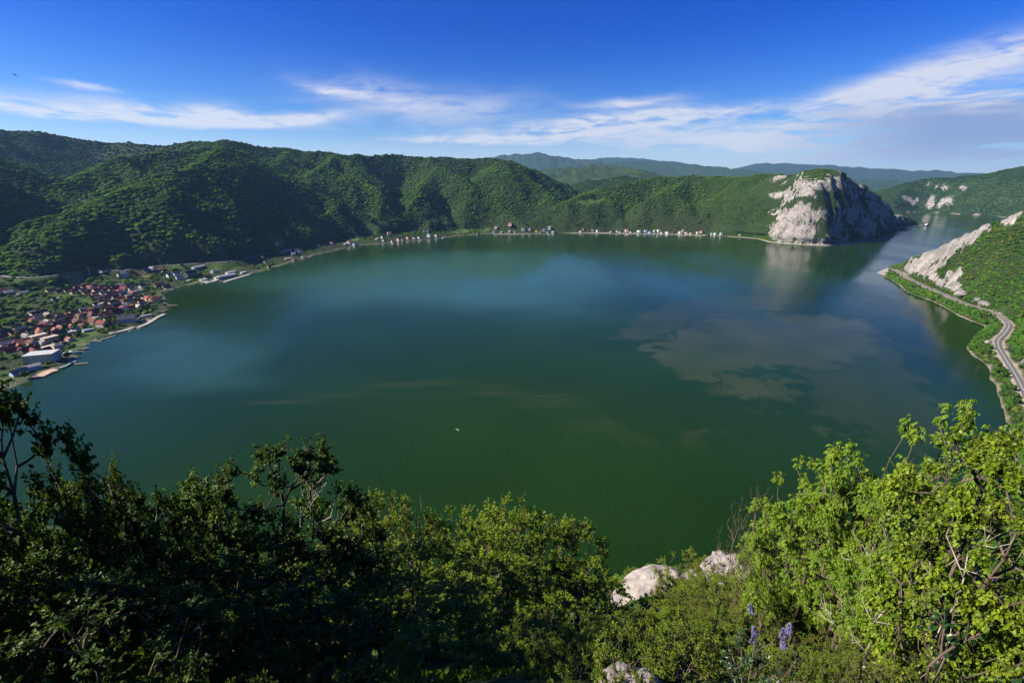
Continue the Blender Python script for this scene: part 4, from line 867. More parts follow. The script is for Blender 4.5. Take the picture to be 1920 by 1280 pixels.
  (905, 312, 36, 14, 10, 88, 'pink', 'cream', 'flat', 'pinkish flat-roofed block at the forest edge on the far shore', 1), (1050, 282, 34, 16, 14, 80, 'pink', 'salmon', 'shed', 'pinkish building highest up the slope on the far shore', 1), (885, 354, 24, 12, 7, 88, 'white', 'grey', 'low'), (960, 350, 30, 8, 5, 90, 'cream', 'cream', 'flat'), (1040, 348, 28, 11, 9, 90, 'white', 'white', 'flat', 'white block mirrored in the water below the pinkish building', 1), (1090, 348, 14, 10, 8, 90, 'pink', 'red', 'gable'), (1180, 330, 30, 13, 14, 90, 'white', 'slate', 'flat', 'tall white apartment block with a dark flat roof on the far shore', 1), (1240, 328, 22, 12, 9, 90, 'white', 'slate', 'gable'),
  (1310, 344, 14, 10, 8, 90, 'yellow', 'orange', 'gable'), (1385, 335, 20, 12, 12, 90, 'grey', 'slate', 'flat'), (1440, 318, 34, 14, 14, 85, 'white', 'white', 'shed', 'white stepped building at the valley mouth on the far shore', 1), (1475, 350, 24, 10, 8, 90, 'white', 'white', 'flat'), (1420, 356, 22, 8, 6, 90, 'white', 'grey', 'low'), (1350, 352, 16, 9, 6, 90, 'cream', 'orange', 'gable')]),
 ('in the far row', 1080, 370, 5.333, 'far shore row', [
  (70, 325, 10, 9, 9, 90, 'tan', 'brown', 'hip'), (45, 345, 22, 9, 5, 90, 'white', 'white', 'flat'), (165, 335, 16, 9, 6, 90, 'cream', 'salmon', 'gable'), (215, 340, 32, 11, 7, 92, 'white', 'slate', 'gable', 'long white house with small dark gables in the far shore row', 1), (370, 346, 18, 12, 7, 92, 'dark', 'black', 'gable'), (345, 352, 8, 7, 7, 92, 'white', 'white', 'flat'), (412, 346, 14, 10, 8, 92, 'white', 'red', 'gable'), (440, 350, 12, 8, 5, 92, 'white', 'grey', 'low'),
  (505, 340, 28, 14, 8, 92, 'white', 'orange', 'gable', 'big house with a bright orange roof in the far shore row', 1), (550, 352, 18, 10, 5, 92, 'white', 'red', 'low'), (630, 346, 34, 12, 8, 92, 'white', 'cream', 'flat', 'long white house with a columned front in the far shore row', 1), (695, 342, 16, 12, 9, 92, 'blue', 'slate', 'gable'), (740, 352, 20, 11, 6, 92, 'blue', 'slate', 'gable'), (785, 345, 14, 10, 8, 92, 'cream', 'grey', 'gable'), (825, 345, 18, 12, 12, 92, 'white', 'white', 'flat', 'white tower-like house, tallest of the far shore row', 1), (860, 356, 14, 9, 5, 92, 'white', 'grey', 'low'),
  (912, 356, 30, 10, 6, 92, 'white', 'cream', 'flat'), (970, 360, 18, 10, 5, 92, 'dark', 'black', 'gable'), (1040, 358, 28, 10, 7, 92, 'white', 'grey', 'gable'), (1100, 358, 20, 9, 6, 92, 'cream', 'cream', 'flat'), (1070, 340, 14, 9, 6, 92, 'cream', 'salmon', 'gable'), (1150, 362, 18, 9, 5, 92, 'cream', 'salmon', 'low'), (1215, 358, 20, 10, 7, 92, 'stone', 'cream', 'flat'), (1255, 352, 18, 10, 8, 92, 'tan', 'brown', 'gable'),
  (1355, 370, 9, 7, 6, 92, 'white', 'grey', 'gable'), (1390, 370, 18, 9, 6, 92, 'white', 'teal', 'gable'), (1450, 372, 10, 10, 11, 92, 'white', 'slate', 'gable', 'white gabled house last in the far shore row', 1), (1640, 378, 12, 8, 4, 92, 'cream', 'grey', 'low')]),
]
FILL = [('in upper village', [(600, 340), (900, 300), (1340, 300), (1400, 420), (1250, 470), (1000, 470), (900, 400)], 22), ('in central village', [(250, 600), (820, 560), (1050, 480), (1450, 420), (1480, 500), (1200, 600), (1000, 700), (600, 740), (300, 700)], 30), ('in lower village', [(20, 760), (400, 700), (760, 740), (820, 800), (600, 880), (300, 980), (60, 960)], 22)]
def build_village():
    for where, ox, oy, k, grp, rows in SETS:
        for nm_, poly_, n_ in FILL:
            if nm_ == where: rows = fill_in(rows, poly_, n_, n_, k)
        keys = {}
        desc = []
        for i, r in enumerate(rows):
            L, Wd, h, wall, roof, typ = r[2], r[3], r[4], r[6], r[7], r[8]
            size = 'small ' if L * Wd < 90 else ('large ' if L * Wd > 250 else '')
            wallw = {'tan': 'brown', 'dark': 'dark-walled', 'stone': 'stone', 'grey': 'grey', 'blue': 'bluish', 'pink': 'pink'}.get(wall, wall)
            dsc = f"{size}{wallw} house with a {roof} {TYPW[typ]} roof"
            desc.append(dsc); keys.setdefault(dsc, []).append(i)
        for i, r in enumerate(rows):
            zx, zy, L, Wd, h, rot, wall, roof, typ = r[:9]
            own = r[9] if len(r) > 9 else None; win = len(r) > 10
            px, py = ox + zx / k, oy + zy / k
            x, y, z = ground(px, py + 1.0)
            sd = float(gsd(x, y)[0])
            if sd < Wd * .5 + 1:                      # keep it on the bank
                az = math.atan2(x, y); q = Wd * .5 + 2 - sd; x += math.sin(az) * q; y += math.cos(az) * q
            z = max(float(gz(x, y)), 1.0)
            same = [j for j in keys[desc[i]] if len(rows[j]) <= 9]
            lab = own
            if lab is None:
                order = sorted(same, key=lambda j: rows[j][0]); n = order.index(i)
                lab = f"{desc[i]} {where}" if len(same) == 1 else f"{SMALL[n]} from left of the {desc[i].replace(' house with a ', ' houses with ')}s {where}"
            nm = 'shed' if h <= 3 and typ in ('flat', 'low') else ('hotel' if own and 'hotel' in own else ('apartment_block' if own and ('block' in own) else 'house'))
            house(nm, {'apartment_block': 'building', 'hotel': 'building', 'shed': 'shed'}.get(nm, 'house'), (x, y, z), L, Wd, h, math.radians(rot + random.uniform(-4, 4)), wall, roof, typ, lab, grp, win)

build_village()
plant_woods()

# ------------------------------------------------------------------ quays, jetties, boats, poles
def shore_strip(name, pxs, width, z, mat, label=None, cat=None, kind=None, group=None, th=1.2):
    P = smooth_path([Vector(W(px, py, z)) for px, py in pxs], 6.0); V = []
    for i, p in enumerate(P):
        d = (P[min(i + 1, len(P) - 1)] - P[max(i - 1, 0)]); d.z = 0; d.normalize(); s = Vector((d.y, -d.x, 0)) * width / 2
        V += [tuple(p - s), tuple(p + s), tuple(p + s - Vector((0, 0, th + z))), tuple(p - s - Vector((0, 0, th + z)))]
    n = len(P); F = []
    for i in range(n - 1):
        o = 4 * i
        F += [(o, o + 1, o + 5, o + 4), (o + 1, o + 2, o + 6, o + 5), (o + 3, o, o + 4, o + 7)]
    F += [(0, 3, 2, 1), (4 * n - 4, 4 * n - 3, 4 * n - 2, 4 * n - 1)]
    me = bpy.data.meshes.new(name); me.from_pydata(V, [], F); me.materials.append(mat); me.update()
    o = link(name, me, kind=kind)
    if label: tag(o, label, cat, group)
    return o
shore_strip('lane', [(128, 653), (150, 641), (170, 632), (192, 625)], 6, 2.0, M_CONC, kind='structure')
shore_strip('lane', [(240, 594), (262, 590), (275, 584), (285, 580)], 6, 3.0, M_CONC, kind='structure')
shore_strip('lane', [(470, 481), (500, 469), (520, 468)], 5, 4.0, M_CONC, kind='structure')
QG = 'quays and terraces along the shore'
shore_strip('quay', [(70, 706), (88, 697), (105, 692)], 14, 1.6, M_QUAY, 'orange-brown paved quay in front of the large white village block', 'quay', group=QG)
shore_strip('quay', [(205, 625), (232, 619), (250, 613)], 7, 1.5, M_CONC, 'rubble-edged quay below the big slate-roofed boathouse', 'quay', group=QG)
shore_strip('quay', [(258, 613), (276, 606), (292, 596), (308, 588)], 7, 1.4, M_CONC, 'curved pale quay on the outer edge of the village point', 'quay', group=QG)
shore_strip('quay', [(256, 602), (284, 600)], 7, 1.6, M_QUAY, 'straight tan terrace between the boathouse and the village point', 'quay', group=QG)
shore_strip('quay', [(420, 528), (440, 522), (468, 514)], 9, 1.6, M_CONC, 'long white quay at the outer end of the marina', 'quay', group=QG)
shore_strip('quay', [(375, 526), (395, 528), (410, 522)], 10, 1.6, M_CONC, 'white landing stage in front of the dark hotel', 'quay', group=QG)
shore_strip('quay', [(525, 483), (540, 488), (556, 487)], 8, 1.6, M_QUAY, 'tan terrace at the water by the shore boathouses', 'quay', group=QG)
shore_strip('quay', [(925, 438.5), (975, 439), (1040, 438)], 9, 1.6, M_CONC, 'pale embankment below the white blocks on the far shore', 'quay', group=QG)
shore_strip('quay', [(1065, 436.5), (1150, 437.5), (1250, 439), (1322, 441)], 9, 1.6, M_CONC, 'long pale embankment under the row at the far wooded hill', 'quay', group=QG)
def jetty(px0, py0, px1, py1, w, label):
    a, b = Vector(W(px0, py0)), Vector(W(px1, py1)); d = b - a; L = d.length; rz = math.atan2(d.y, d.x)
    r = empty('jetty', a, rz); tag(r, label, 'jetty', 'jetties along the shore')
    m = MB(); m.box((L / 2, 0, .8), (L, w, .25)); link('deck', m.mesh('deck', M_WOOD), r)
    p = None
    for i in range(max(2, int(L / 5)) + 1):
        for s in (-1, 1):
            if p is None:
                q = MB(); q.tube([(0, 0, -2), (0, 0, 1.3)], .16, 6); p = q.mesh('pile', M_WOOD)
            o = link('pile', p, r); o.location = (min(L - .1, i * L / max(2, int(L / 5))), s * (w / 2 - .1), 0)
    return r
for j in [(140, 683, 166, 681, 2.6, 'long grey jetty beside the crowded boat mooring'), (302, 567, 318, 565, 2.2, 'jetty behind the yellow house on the village point'), (310, 573, 333, 572.5, 2.4, 'longest thin jetty at the tip of the village point'),
          (318, 538, 341, 535, 2.2, 'jetty among the dark boathouses beyond the village point'), (190, 638, 217, 629, 2.4, 'dark floating jetty frame below the quay lane'), (172, 639, 190, 640, 2.4, 'short jetty closing the small harbour below the lane'),
          (155, 655, 167, 652, 3.2, 'stubby pier at the end of the grassy spit'), (262, 612, 272, 609, 2, 'small landing below the blue-edged quay'), (325, 541, 337, 540, 2, 'lower of two jetties at the dark boathouses'), (575, 484, 590, 478, 2.2, 'jetty with moored boats on the left bay shore'),
          (832, 446, 838, 445, 3, 'pontoon beside the tall white house on the far left shore'), (1368, 442.5, 1372, 444, 2, 'little jetty past the end of the far shore row')]: jetty(*j)
BOATM = {k: simple_mat(k + '_boat_paint', v, .5, .08, 1, .4) for k, v in {'white': (.55, .55, .53), 'blue': (.04, .09, .20), 'dark': (.05, .05, .055), 'green': (.28, .55, .47), 'brown': (.18, .10, .06), 'red': (.4, .06, .05)}.items()}
def hull_mesh(L, Wd, hh, mats, cabin=False):
    m = MB(); n = 7; sec = []
    for i in range(n):
        t = i / (n - 1); w = Wd / 2 * (1 - .98 * max(0, (t - .45) / .55) ** 1.8) * (.82 + .18 * min(1, t / .3)); x = (t - .5) * L; sh = hh * (1 + .35 * t * t)
        sec.append([(x, -w, sh), (x, -w * .75, 0.05), (x, 0, -.25 * hh), (x, w * .75, .05), (x, w, sh), (x, w * .85, sh - .08), (x, 0, hh * .45), (x, -w * .85, sh - .08)])
    vs = [p for s in sec for p in s]; fs = []; mi = []
    k = 8
    for i in range(n - 1):
        for j in range(k):
            fs.append((i * k + j, i * k + (j + 1) % k, (i + 1) * k + (j + 1) % k, (i + 1) * k + j))
    fs.append(tuple(range(k))[::-1]); fs.append(tuple((n - 1) * k + j for j in range(k)))
    m.add(vs, fs); return m.mesh('hull', mats)
def boat(px, py, L, rz, col, label, cabin=None, name='boat'):
    x, y, _ = W(px, py); r = empty(name, (x, y, 0), math.radians(rz)); tag(r, label, 'boat', 'boats moored along the shores')
    link('hull', hull_mesh(L, L * .32, L * .11, BOATM[col]), r)
    if cabin:
        m = MB(); m.box((-L * .06, 0, L * .11 + L * .05), (L * .36, L * .22, L * .12)); m.box((-L * .06, 0, L * .225), (L * .42, L * .26, .1)); link('cabin', m.mesh('cabin', BOATM[cabin]), r)
    return r
bk = [(118, 690, 9, 60, 'blue', 'blue motorboat at the inner end of the crowded mooring', 'white'), (124, 688, 8, 70, 'dark', 'dark boat with a white cabin, next along the crowded mooring', 'white'), (130, 685, 9, 65, 'blue', 'navy boat in the middle of the crowded mooring', 'green'), (135, 681, 8, 60, 'white', 'white boat moored nearest the long grey jetty', 'blue'), (126, 684.5, 7, 60, 'blue', 'small blue boat tied behind the crowded mooring', None), (141, 679.5, 8, 80, 'green', 'turquoise boat at the head of the long grey jetty', 'white'),
      (112, 691, 7, 50, 'white', 'small white boat against the orange-brown quay', None), (131, 665.5, 22, 65, 'green', 'turquoise and white barge with a canopy lying off the white block', 'white'), (140, 664, 16, 65, 'white', 'white pontoon boat alongside the turquoise barge', None),
      (193, 637, 7, 60, 'dark', 'dark boat inside the floating jetty frame', 'white'), (199, 635, 6, 60, 'white', 'white boat inside the floating jetty frame', None), (205, 632.5, 6, 60, 'dark', 'outer dark boat by the floating jetty frame', None), (178, 637, 7, 40, 'white', 'white boat in the small harbour below the lane', None),
      (246, 620, 8, 60, 'white', 'white boat below the boathouse quay', None), (262, 616, 7, 60, 'white', 'pale boat at the foot of the curved quay', None), (271, 613, 7, 60, 'brown', 'brown boat along the curved quay', None), (288, 602, 7, 55, 'white', 'white boat off the bend of the curved quay', None),
      (309, 569.5, 8, 70, 'white', 'white motorboat beside the yellow house', 'white'), (313, 576, 7, 70, 'dark', 'dark boat tied under the longest jetty', None), (306, 577, 8, 60, 'white', 'white boat moored inshore of the longest jetty', 'white'), (309, 580, 6, 60, 'blue', 'blue boat in the reeds of the village point', None),
      (311, 544, 15, 78, 'white', 'white excursion boat with a flat deck past the village point', 'white'), (325, 543, 7, 70, 'white', 'small white boat by the lower dark jetty', None), (330, 538, 7, 70, 'dark', 'dark boat between the two jetties', None),
      (355, 528.6, 22, 85, 'green', 'large turquoise boat in front of the dark hotel', 'white'), (369, 528, 10, 80, 'white', 'white boat moored near the turquoise boat', 'blue'), (391, 531, 14, 80, 'white', 'white launch at the hotel landing stage', None), (424, 526, 9, 70, 'dark', 'dark boat under the marina quay', None), (415, 527.5, 9, 70, 'blue', 'blue boat beside the marina boat hall', 'white'),
      (569, 484.5, 10, 55, 'white', 'white boat in the row below the dark-roofed white house', 'white'), (576, 482, 9, 55, 'white', 'middle white boat of the row on the left bay shore', None), (582, 479.5, 9, 55, 'white', 'outer white boat of the row on the left bay shore', None), (562, 486.5, 8, 60, 'dark', 'dark boat by the tan shore terrace', None),
      (656, 463.8, 10, 70, 'white', 'white boat under the large orange-roofed villa', None), (738, 457.5, 12, 60, 'white', 'upright white boat at the shore hamlet', 'white'), (790, 451, 16, 85, 'white', 'white boat lying off the hamlet end', None), (830, 447, 20, 88, 'white', 'white houseboat at the pontoon on the far left shore', 'white'),
      (1036, 440, 18, 88, 'white', 'white boat at the valley mouth landing', 'white'), (1028, 440.5, 14, 88, 'white', 'smaller white boat left of the valley mouth landing', None), (1176, 439.5, 30, 90, 'white', 'long white houseboat below the bright orange roof', 'red'), (1250, 441, 22, 90, 'white', 'white pontoon boat below the columned house', 'white')]
for b in bk: boat(*b)
# the rowing boat adrift in the middle and the white river ship
x, y, _ = W(858, 806); r = empty('rowing_boat', (x, y, 0), math.radians(-38)); tag(r, 'small brown rowing boat alone on the open green water', 'boat')
link('hull', hull_mesh(4.6, 1.4, .5, BOATM['brown']), r); m = MB(); [m.box((q, 0, .42), (.3, 1.1, .06)) for q in (-1.2, .1)]; link('thwart', m.mesh('thwart', BOATM['white']), r)
m = MB(); m.box((-1.9, 0, .62), (.5, .5, .5)); m.box((.9, 0, .52), (1.1, .6, .14)); link('tarpaulin', m.mesh('tarpaulin', BOATM['white']), r)
x, y, _ = W(1737, 424); r = empty('river_ship', (x, y, 0), math.radians(205)); tag(r, 'white river ship with stacked decks off the headland tip', 'ship')
link('hull', hull_mesh(46, 11, 4.5, BOATM['white']), r); m = MB(); m.box((-4, 0, 7), (30, 9, 5)); m.box((-6, 0, 11.2), (22, 8, 3.4)); link('decks', m.mesh('decks', BOATM['white']), r)
m = MB(); m.box((-8, 0, 14.6), (10, 7, 3.4)); link('wheelhouse', m.mesh('wheelhouse', BOATM['red']), r); m = MB(); m.tube([(-8, 0, 16), (-8, 0, 24)], .5, 6); link('mast', m.mesh('mast', BOATM['dark']), r)
def pole(px, py, hgt, label, lattice=False):
    x, y, z = ground(px, py); r = empty('utility_pole', (x, y, z - .5)); tag(r, label, 'pole', 'poles on the lower slopes')
    m = MB()
    if lattice:
        for (i, j) in ((-1, -1), (1, -1), (1, 1), (-1, 1)): m.tube([(i * 1.3, j * 1.3, 0), (i * .25, j * .25, hgt)], .22, 4)
        for k in range(6):
            a, b = hgt * k / 6, hgt * (k + 1) / 6; s0, s1 = 1.3 - 1.05 * k / 6, 1.3 - 1.05 * (k + 1) / 6
            for s in (-1, 1): m.tube([(-s0, s * s0, a), (s1, s * s1, b)], .13, 4); m.tube([(s * s0, s0, a), (s * s1, -s1, b)], .13, 4)
    else: m.tube([(0, 0, 0), (0, 0, hgt)], [.28, .18], 6)
    link('mast', m.mesh('mast', M_WALL['grey']), r); c = MB(); c.box((0, 0, hgt - 1), (5 if lattice else 2.2, .3, .3)); link('crossarm', c.mesh('crossarm', M_WALL['grey']), r)
pole(170, 519, 24, 'tall pale lattice pylon beside the brown field', True); pole(301, 497, 18, 'grey pole at the road bend under the dark wood'); pole(657, 452, 20, 'thin white mast in the small meadow above the villa')
pole(848, 402, 26, 'lattice pylon on the slope above the far left shore', True); pole(889, 395, 26, 'lattice pylon further right along the wooded slope', True); pole(1325, 443, 9, 'thin pole at the right end of the far embankment')
# two birds high over the bay
def bird(px, py, d, rz, label):
    r = empty('bird', D(px, py, d), rz); tag(r, label, 'bird')
    m = MB(); m.tube([(-.35, 0, 0), (-.15, 0, .03), (.1, 0, .03), (.3, 0, .0), (.42, 0, 0)], [.03, .09, .1, .06, .01], 6)
    for s in (-1, 1):
        m.add([(.15, s * .06, .04), (-.12, s * .06, .04), (-.05, s * .5, .16), (.16, s * .48, .17), (-.12, s * 1.0, .06), (-.02, s * 1.02, .07)], [(0, 1, 2, 3), (3, 2, 4, 5)])
        m.add([(.15, s * .06, .02), (-.12, s * .06, .02), (-.05, s * .5, .14), (.16, s * .48, .15), (-.12, s * 1.0, .05), (-.02, s * 1.02, .06)], [(3, 2, 1, 0), (5, 4, 2, 3)])
    m.add([(-.3, .03, 0), (-.3, -.03, 0), (-.58, -.1, .01), (-.58, .1, .01)], [(0, 1, 2, 3)])
    link('body', m.mesh('body', BOATM['dark']), r)
bird(28, 141, 190, .3, 'dark bird soaring high above the left ridge'); bird(665, 127, 260, 2.4, 'small dark bird in the blue sky left of centre')

# ------------------------------------------------------------------ countable trees on the shores
M_TREE_G = leaf_mat('shore_tree_leaves', [(.022, .060, .010), (.040, .090, .014), (.075, .125, .022)], .22, .6, .15, objvar=.35)
M_TREE_Y = leaf_mat('pale_shrub_leaves', [(.060, .105, .014), (.10, .15, .02), (.14, .15, .03)], .25, .6, .15, objvar=.3)
def clump_tree(seed, hgt, rad, n=420, leaf=.85):
    """crown of leaf-clump facets through an uneven, lobed volume"""
    r = np.random.default_rng(seed); nl = 7; C = []
    for i in range(nl):
        a = r.uniform(0, 6.28); q = r.uniform(.2, .6) * rad if i else 0
        C.append((q * math.cos(a), q * math.sin(a), hgt * r.uniform(.5, .85), rad * r.uniform(.35, .6)))
    C = np.array(C); k = r.integers(0, nl, n); d = r.normal(size=(n, 3)); d /= np.linalg.norm(d, axis=1)[:, None]
    rr = r.uniform(.55, 1.05, n) ** .6; p = C[k, :3] + d * (C[k, 3] * rr)[:, None]; p[:, 2] = np.maximum(p[:, 2], hgt * .14)
    nrm = d + r.normal(scale=.45, size=(n, 3)); nrm /= np.linalg.norm(nrm, axis=1)[:, None]
    t = np.cross(nrm, r.normal(size=(n, 3))); t /= np.linalg.norm(t, axis=1)[:, None]; b = np.cross(nrm, t); s = leaf * r.uniform(.6, 1.25, n)[:, None]
    V = np.stack([p - t * s, p - b * s * .7 + nrm * s * .25, p + t * s, p + b * s * .7 + nrm * s * .2], 1).reshape(-1, 3)
    return V, np.arange(4 * n).reshape(n, 4), np.repeat(np.clip(.5 + .35 * r.normal(size=n), 0, 1), 4)
TREE_ME = {}
def tree_meshes(kind, mat, hgt, rad, n, leaf, nv=5):
    L = []
    for i in range(nv):
        v, f, a = clump_tree(300 + i + len(kind) * 11, hgt, rad, n, leaf); me = mesh_np('crown', v, f, [mat], False, {'rnd': a})
        m = MB(); m.tube([(0, 0, -1), (.1, 0, hgt * .3), (0, .1, hgt * .7)], [.05 * rad, .04 * rad, .015 * rad], 5); L.append((me, m.mesh('trunk', M_BARK)))
    TREE_ME[kind] = L
tree_meshes('shore', M_TREE_G, 9.0, 4.6, 420, .95); tree_meshes('shrub', M_TREE_Y, 4.0, 2.8, 260, .6); tree_meshes('slope', M_TREE_G, 7.0, 3.4, 900, .42)
def place_tree(kind, x, y, z, s, label, group, name='tree', cat='tree'):
    me, tr = random.choice(TREE_ME[kind]); r = empty(name, (x, y, z - .2), random.uniform(0, 6.28)); r.scale = (s, s, s * random.uniform(.85, 1.15)); tag(r, label, cat, group)
    link('crown', me, r); link('trunk', tr, r); return r
# village, shore and roadside trees: the nearest ones of the wood's edge
TENS = ['', '', 'twenty', 'thirty', 'forty', 'fifty', 'sixty', 'seventy', 'eighty', 'ninety']
def nth(n):
    n += 1
    if n == 1: return 'nearest'
    w = SMALL[n - 1] if n < 20 else ((TENS[n // 10][:-1] + 'ieth') if n % 10 == 0 else TENS[n // 10] + '-' + SMALL[n % 10 - 1])
    return w + ' nearest'
LANDMARKS = [(t,) + ground(px, py)[:2] for t, px, py in (('large white village block', 82, 678), ('big slate-roofed boathouse', 239, 606), ('yellow house on the village point', 292, 566), ('white church-like tower house', 234, 520),
             ('brown field', 137, 525), ('dark hotel', 357, 520), ('long marina boat hall', 425, 520), ('white gabled house by the quay lane', 193, 614), ('two flat cream buildings', 85, 636), ('single orange-roofed house above the point', 268, 540),
             ('long shed under the forest edge', 375, 503), ('long brown-roofed house in mid village', 156, 592), ('orange-roofed house at the upper village edge', 96, 547), ('white house with dark red roof among trees', 73, 592), ('grassy spit with the stubby pier', 145, 660), ('large orange hipped roof near the lake', 36, 646))]
def shore_trees():
    n = 0
    x, y = scatter(-1500, -300, 500, 1700, 15); sd = gsd(x, y); d = np.hypot(x, y); z = hz(x, y)
    rd, _ = path_dist(x, y, ROAD, 2)
    k = (sd > 7) & (d < 1560) & (z < 40) & (rd > 9) & ~open_ground(x, y) & ~roof_clear(x, y, 2.5) & (np.abs(np.degrees(np.arctan2(x, y))) < 49.5)
    x, y, z, sd, d = x[k], y[k], z[k], sd[k], d[k]; o = np.argsort(d + rng.uniform(0, 320, len(d)))[:125]
    near = {}
    for i in o:
        q = min(LANDMARKS, key=lambda t: math.hypot(t[1] - x[i], t[2] - y[i])); near.setdefault(q, []).append(i)
    for q, ii in near.items():
        ii.sort(key=lambda i: math.hypot(q[1] - x[i], q[2] - y[i]))
        for r_, i in enumerate(ii): place_tree('shore', x[i], y[i], z[i], random.uniform(.55, 1.15), f"round green tree, {nth(r_)} to the {q[0]}", 'trees in and around the village')
    x, y = scatter(545, 1100, 440, 1330, 7.5, 52); sd = gsd(x, y); rd, _ = path_dist(x, y, ROAD2, 1); px, py, _ = proj(x, y, 5 + 0 * x)
    k = (sd > 4) & (sd < 60) & (rd > 9) & (rd < 60) & BANK.inside(x, y, 8); x, y, sd = x[k], y[k], sd[k]; o = np.argsort(np.hypot(x, y) + rng.uniform(0, 250, len(x)))[:45]
    o = sorted(o, key=lambda i: -math.hypot(x[i], y[i]))
    for r_, i in enumerate(o): place_tree('shore', x[i], y[i], float(hz(x[i:i + 1], y[i:i + 1])[0]), random.uniform(.6, .95), f"bushy green tree, {nth(r_).replace(' nearest', '').replace('nearest', 'first')} from the headland tip beside the winding bank road", 'trees along the right bank')
shore_trees()
# ------------------------------------------------------------------ the wood on the camera's own slope
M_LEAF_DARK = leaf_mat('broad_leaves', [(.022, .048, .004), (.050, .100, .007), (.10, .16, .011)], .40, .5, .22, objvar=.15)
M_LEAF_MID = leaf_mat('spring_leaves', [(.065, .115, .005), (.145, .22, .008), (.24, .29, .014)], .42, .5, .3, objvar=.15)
M_LEAF_ASH = leaf_mat('ash_leaves', [(.075, .145, .005), (.14, .235, .008), (.21, .29, .014)], .42, .5, .3, objvar=.12)
M_LEAF_YEL = leaf_mat('yellowish_leaves', [(.085, .120, .008), (.14, .175, .012), (.19, .18, .03)], .38, .55, .25, objvar=.15)
M_LEAF_RED = leaf_mat('reddish_young_leaves', [(.11, .075, .025), (.13, .12, .025), (.10, .14, .02)], .35, .55, .25, objvar=.15)
M_LEAF_LILAC = leaf_mat('lilac_leaves', [(.010, .030, .008), (.016, .048, .010), (.03, .07, .012)], .12, .4, .4, objvar=.1)
M_LILAC_FL = leaf_mat('lilac_florets', [(.10, .09, .19), (.16, .14, .27), (.25, .22, .36)], .2, .6, .2, (.9, .8, 1.0), objvar=.1)

def leaves_np(base, d, nrm, L, Wd, droop=.15):
    """six-cornered folded leaf blades from base points, directions and normals"""
    n = len(base); d = d / (np.linalg.norm(d, axis=1)[:, None] + 1e-9)
    s = np.cross(d, nrm); s /= (np.linalg.norm(s, axis=1)[:, None] + 1e-9); u = np.cross(s, d)
    L = L[:, None]; Wd = Wd[:, None]; dz = np.array([0, 0, -1.0])
    p = lambda a, b, c, g: base + d * L * a + s * Wd * b + u * Wd * c + dz * L * g
    V = np.stack([p(0, 0, 0, 0), p(.32, .5, .14, droop * .2), p(.72, .40, .12, droop * .6), p(1, 0, 0, droop), p(.72, -.40, .12, droop * .6), p(.32, -.5, .14, droop * .2)], 1).reshape(-1, 3)
    o = (np.arange(n) * 6)[:, None]
    return V, np.concatenate([o + np.array([[0, 1, 2, 3]]), o + np.array([[0, 3, 4, 5]])])
def rnd_unit(r, n):
    v = r.normal(size=(n, 3)); return v / np.linalg.norm(v, axis=1)[:, None]
def grow(seed, hgt, spread, clusters=46, base_h=.28, lean=(0, 0), thick=.03, twig=.38, flat=1.0, shell=.55, trunks=1, kink=.06):
    """skeleton: nodes joined to the nearest older node, pipe-model radii -> (segments, tip clusters)"""
    r = np.random.default_rng(seed); N = []; par = []
    for k in range(trunks):
        off = r.uniform(-.5, .5, 2) * spread * .7 if trunks > 1 else np.zeros(2); st = r.uniform(-.12, .12, 2) * (trunks > 1); m = 9; prev = -1; hh = hgt * (.72 if trunks == 1 else r.uniform(.5, .8))
        wv = np.cumsum(r.normal(scale=kink * hgt / 9, size=(m, 2)), 0)
        for i in range(m):
            t = i / (m - 1); N.append(np.array([lean[0] * t * t + off[0] * t + st[0] + wv[i, 0] * t, lean[1] * t * t + off[1] * t + st[1] + wv[i, 1] * t, hh * t - .4 * (i == 0)])); par.append(prev); prev = len(N) - 1
    C = []
    while len(C) < clusters:
        v = rnd_unit(r, 1)[0]; q = r.uniform(shell, 1) ** .5; c = np.array([v[0] * spread * q, v[1] * spread * q, v[2] * hgt * (1 - base_h) * .5 * q * flat + hgt * (1 - (1 - base_h) * .5)])
        c[2] = min(c[2], hgt); c[:2] += np.array(lean) * (c[2] / hgt) ** 2
        if all(np.linalg.norm(c - o) > spread * .13 for o in C[-25:]): C.append(c)
    C.sort(key=lambda c: math.hypot(c[0] - lean[0] * (c[2] / hgt), c[1] - lean[1] * (c[2] / hgt)) + .25 * abs(c[2] - .6 * hgt))
    tips = []
    for c in C:
        A = np.array(N); dv = c - A; dd = np.linalg.norm(dv, axis=1) + np.maximum(0, .55 - dv[:, 2] / (np.linalg.norm(dv, axis=1) + 1e-6)) * spread * .8 + (A[:, 2] < hgt * base_h * .55) * 99
        b = int(np.argmin(dd)); p0 = N[b]; L = np.linalg.norm(c - p0); m = max(2, int(L / .45)); prev = b
        bend = r.normal(scale=.10 * L, size=3); bend[2] = -abs(bend[2]) * .6
        for i in range(1, m + 1):
            t = i / m; q = p0 + (c - p0) * t + bend * math.sin(math.pi * t) + r.normal(scale=.02 * L, size=3) * (i < m); N.append(q); par.append(prev); prev = len(N) - 1
        tips.append(prev)
    rad = np.zeros(len(N)); tipset = set(tips)
    for i in range(len(N) - 1, -1, -1):
        if rad[i] == 0: rad[i] = .007 ** 2.3
        if par[i] >= 0: rad[par[i]] += rad[i] * 1.02
    rad = rad ** (1 / 2.3); k = thick * hgt / rad[0]; rad = np.maximum(rad * min(k, 2.6), .006)
    return np.array(N), par, rad, tips
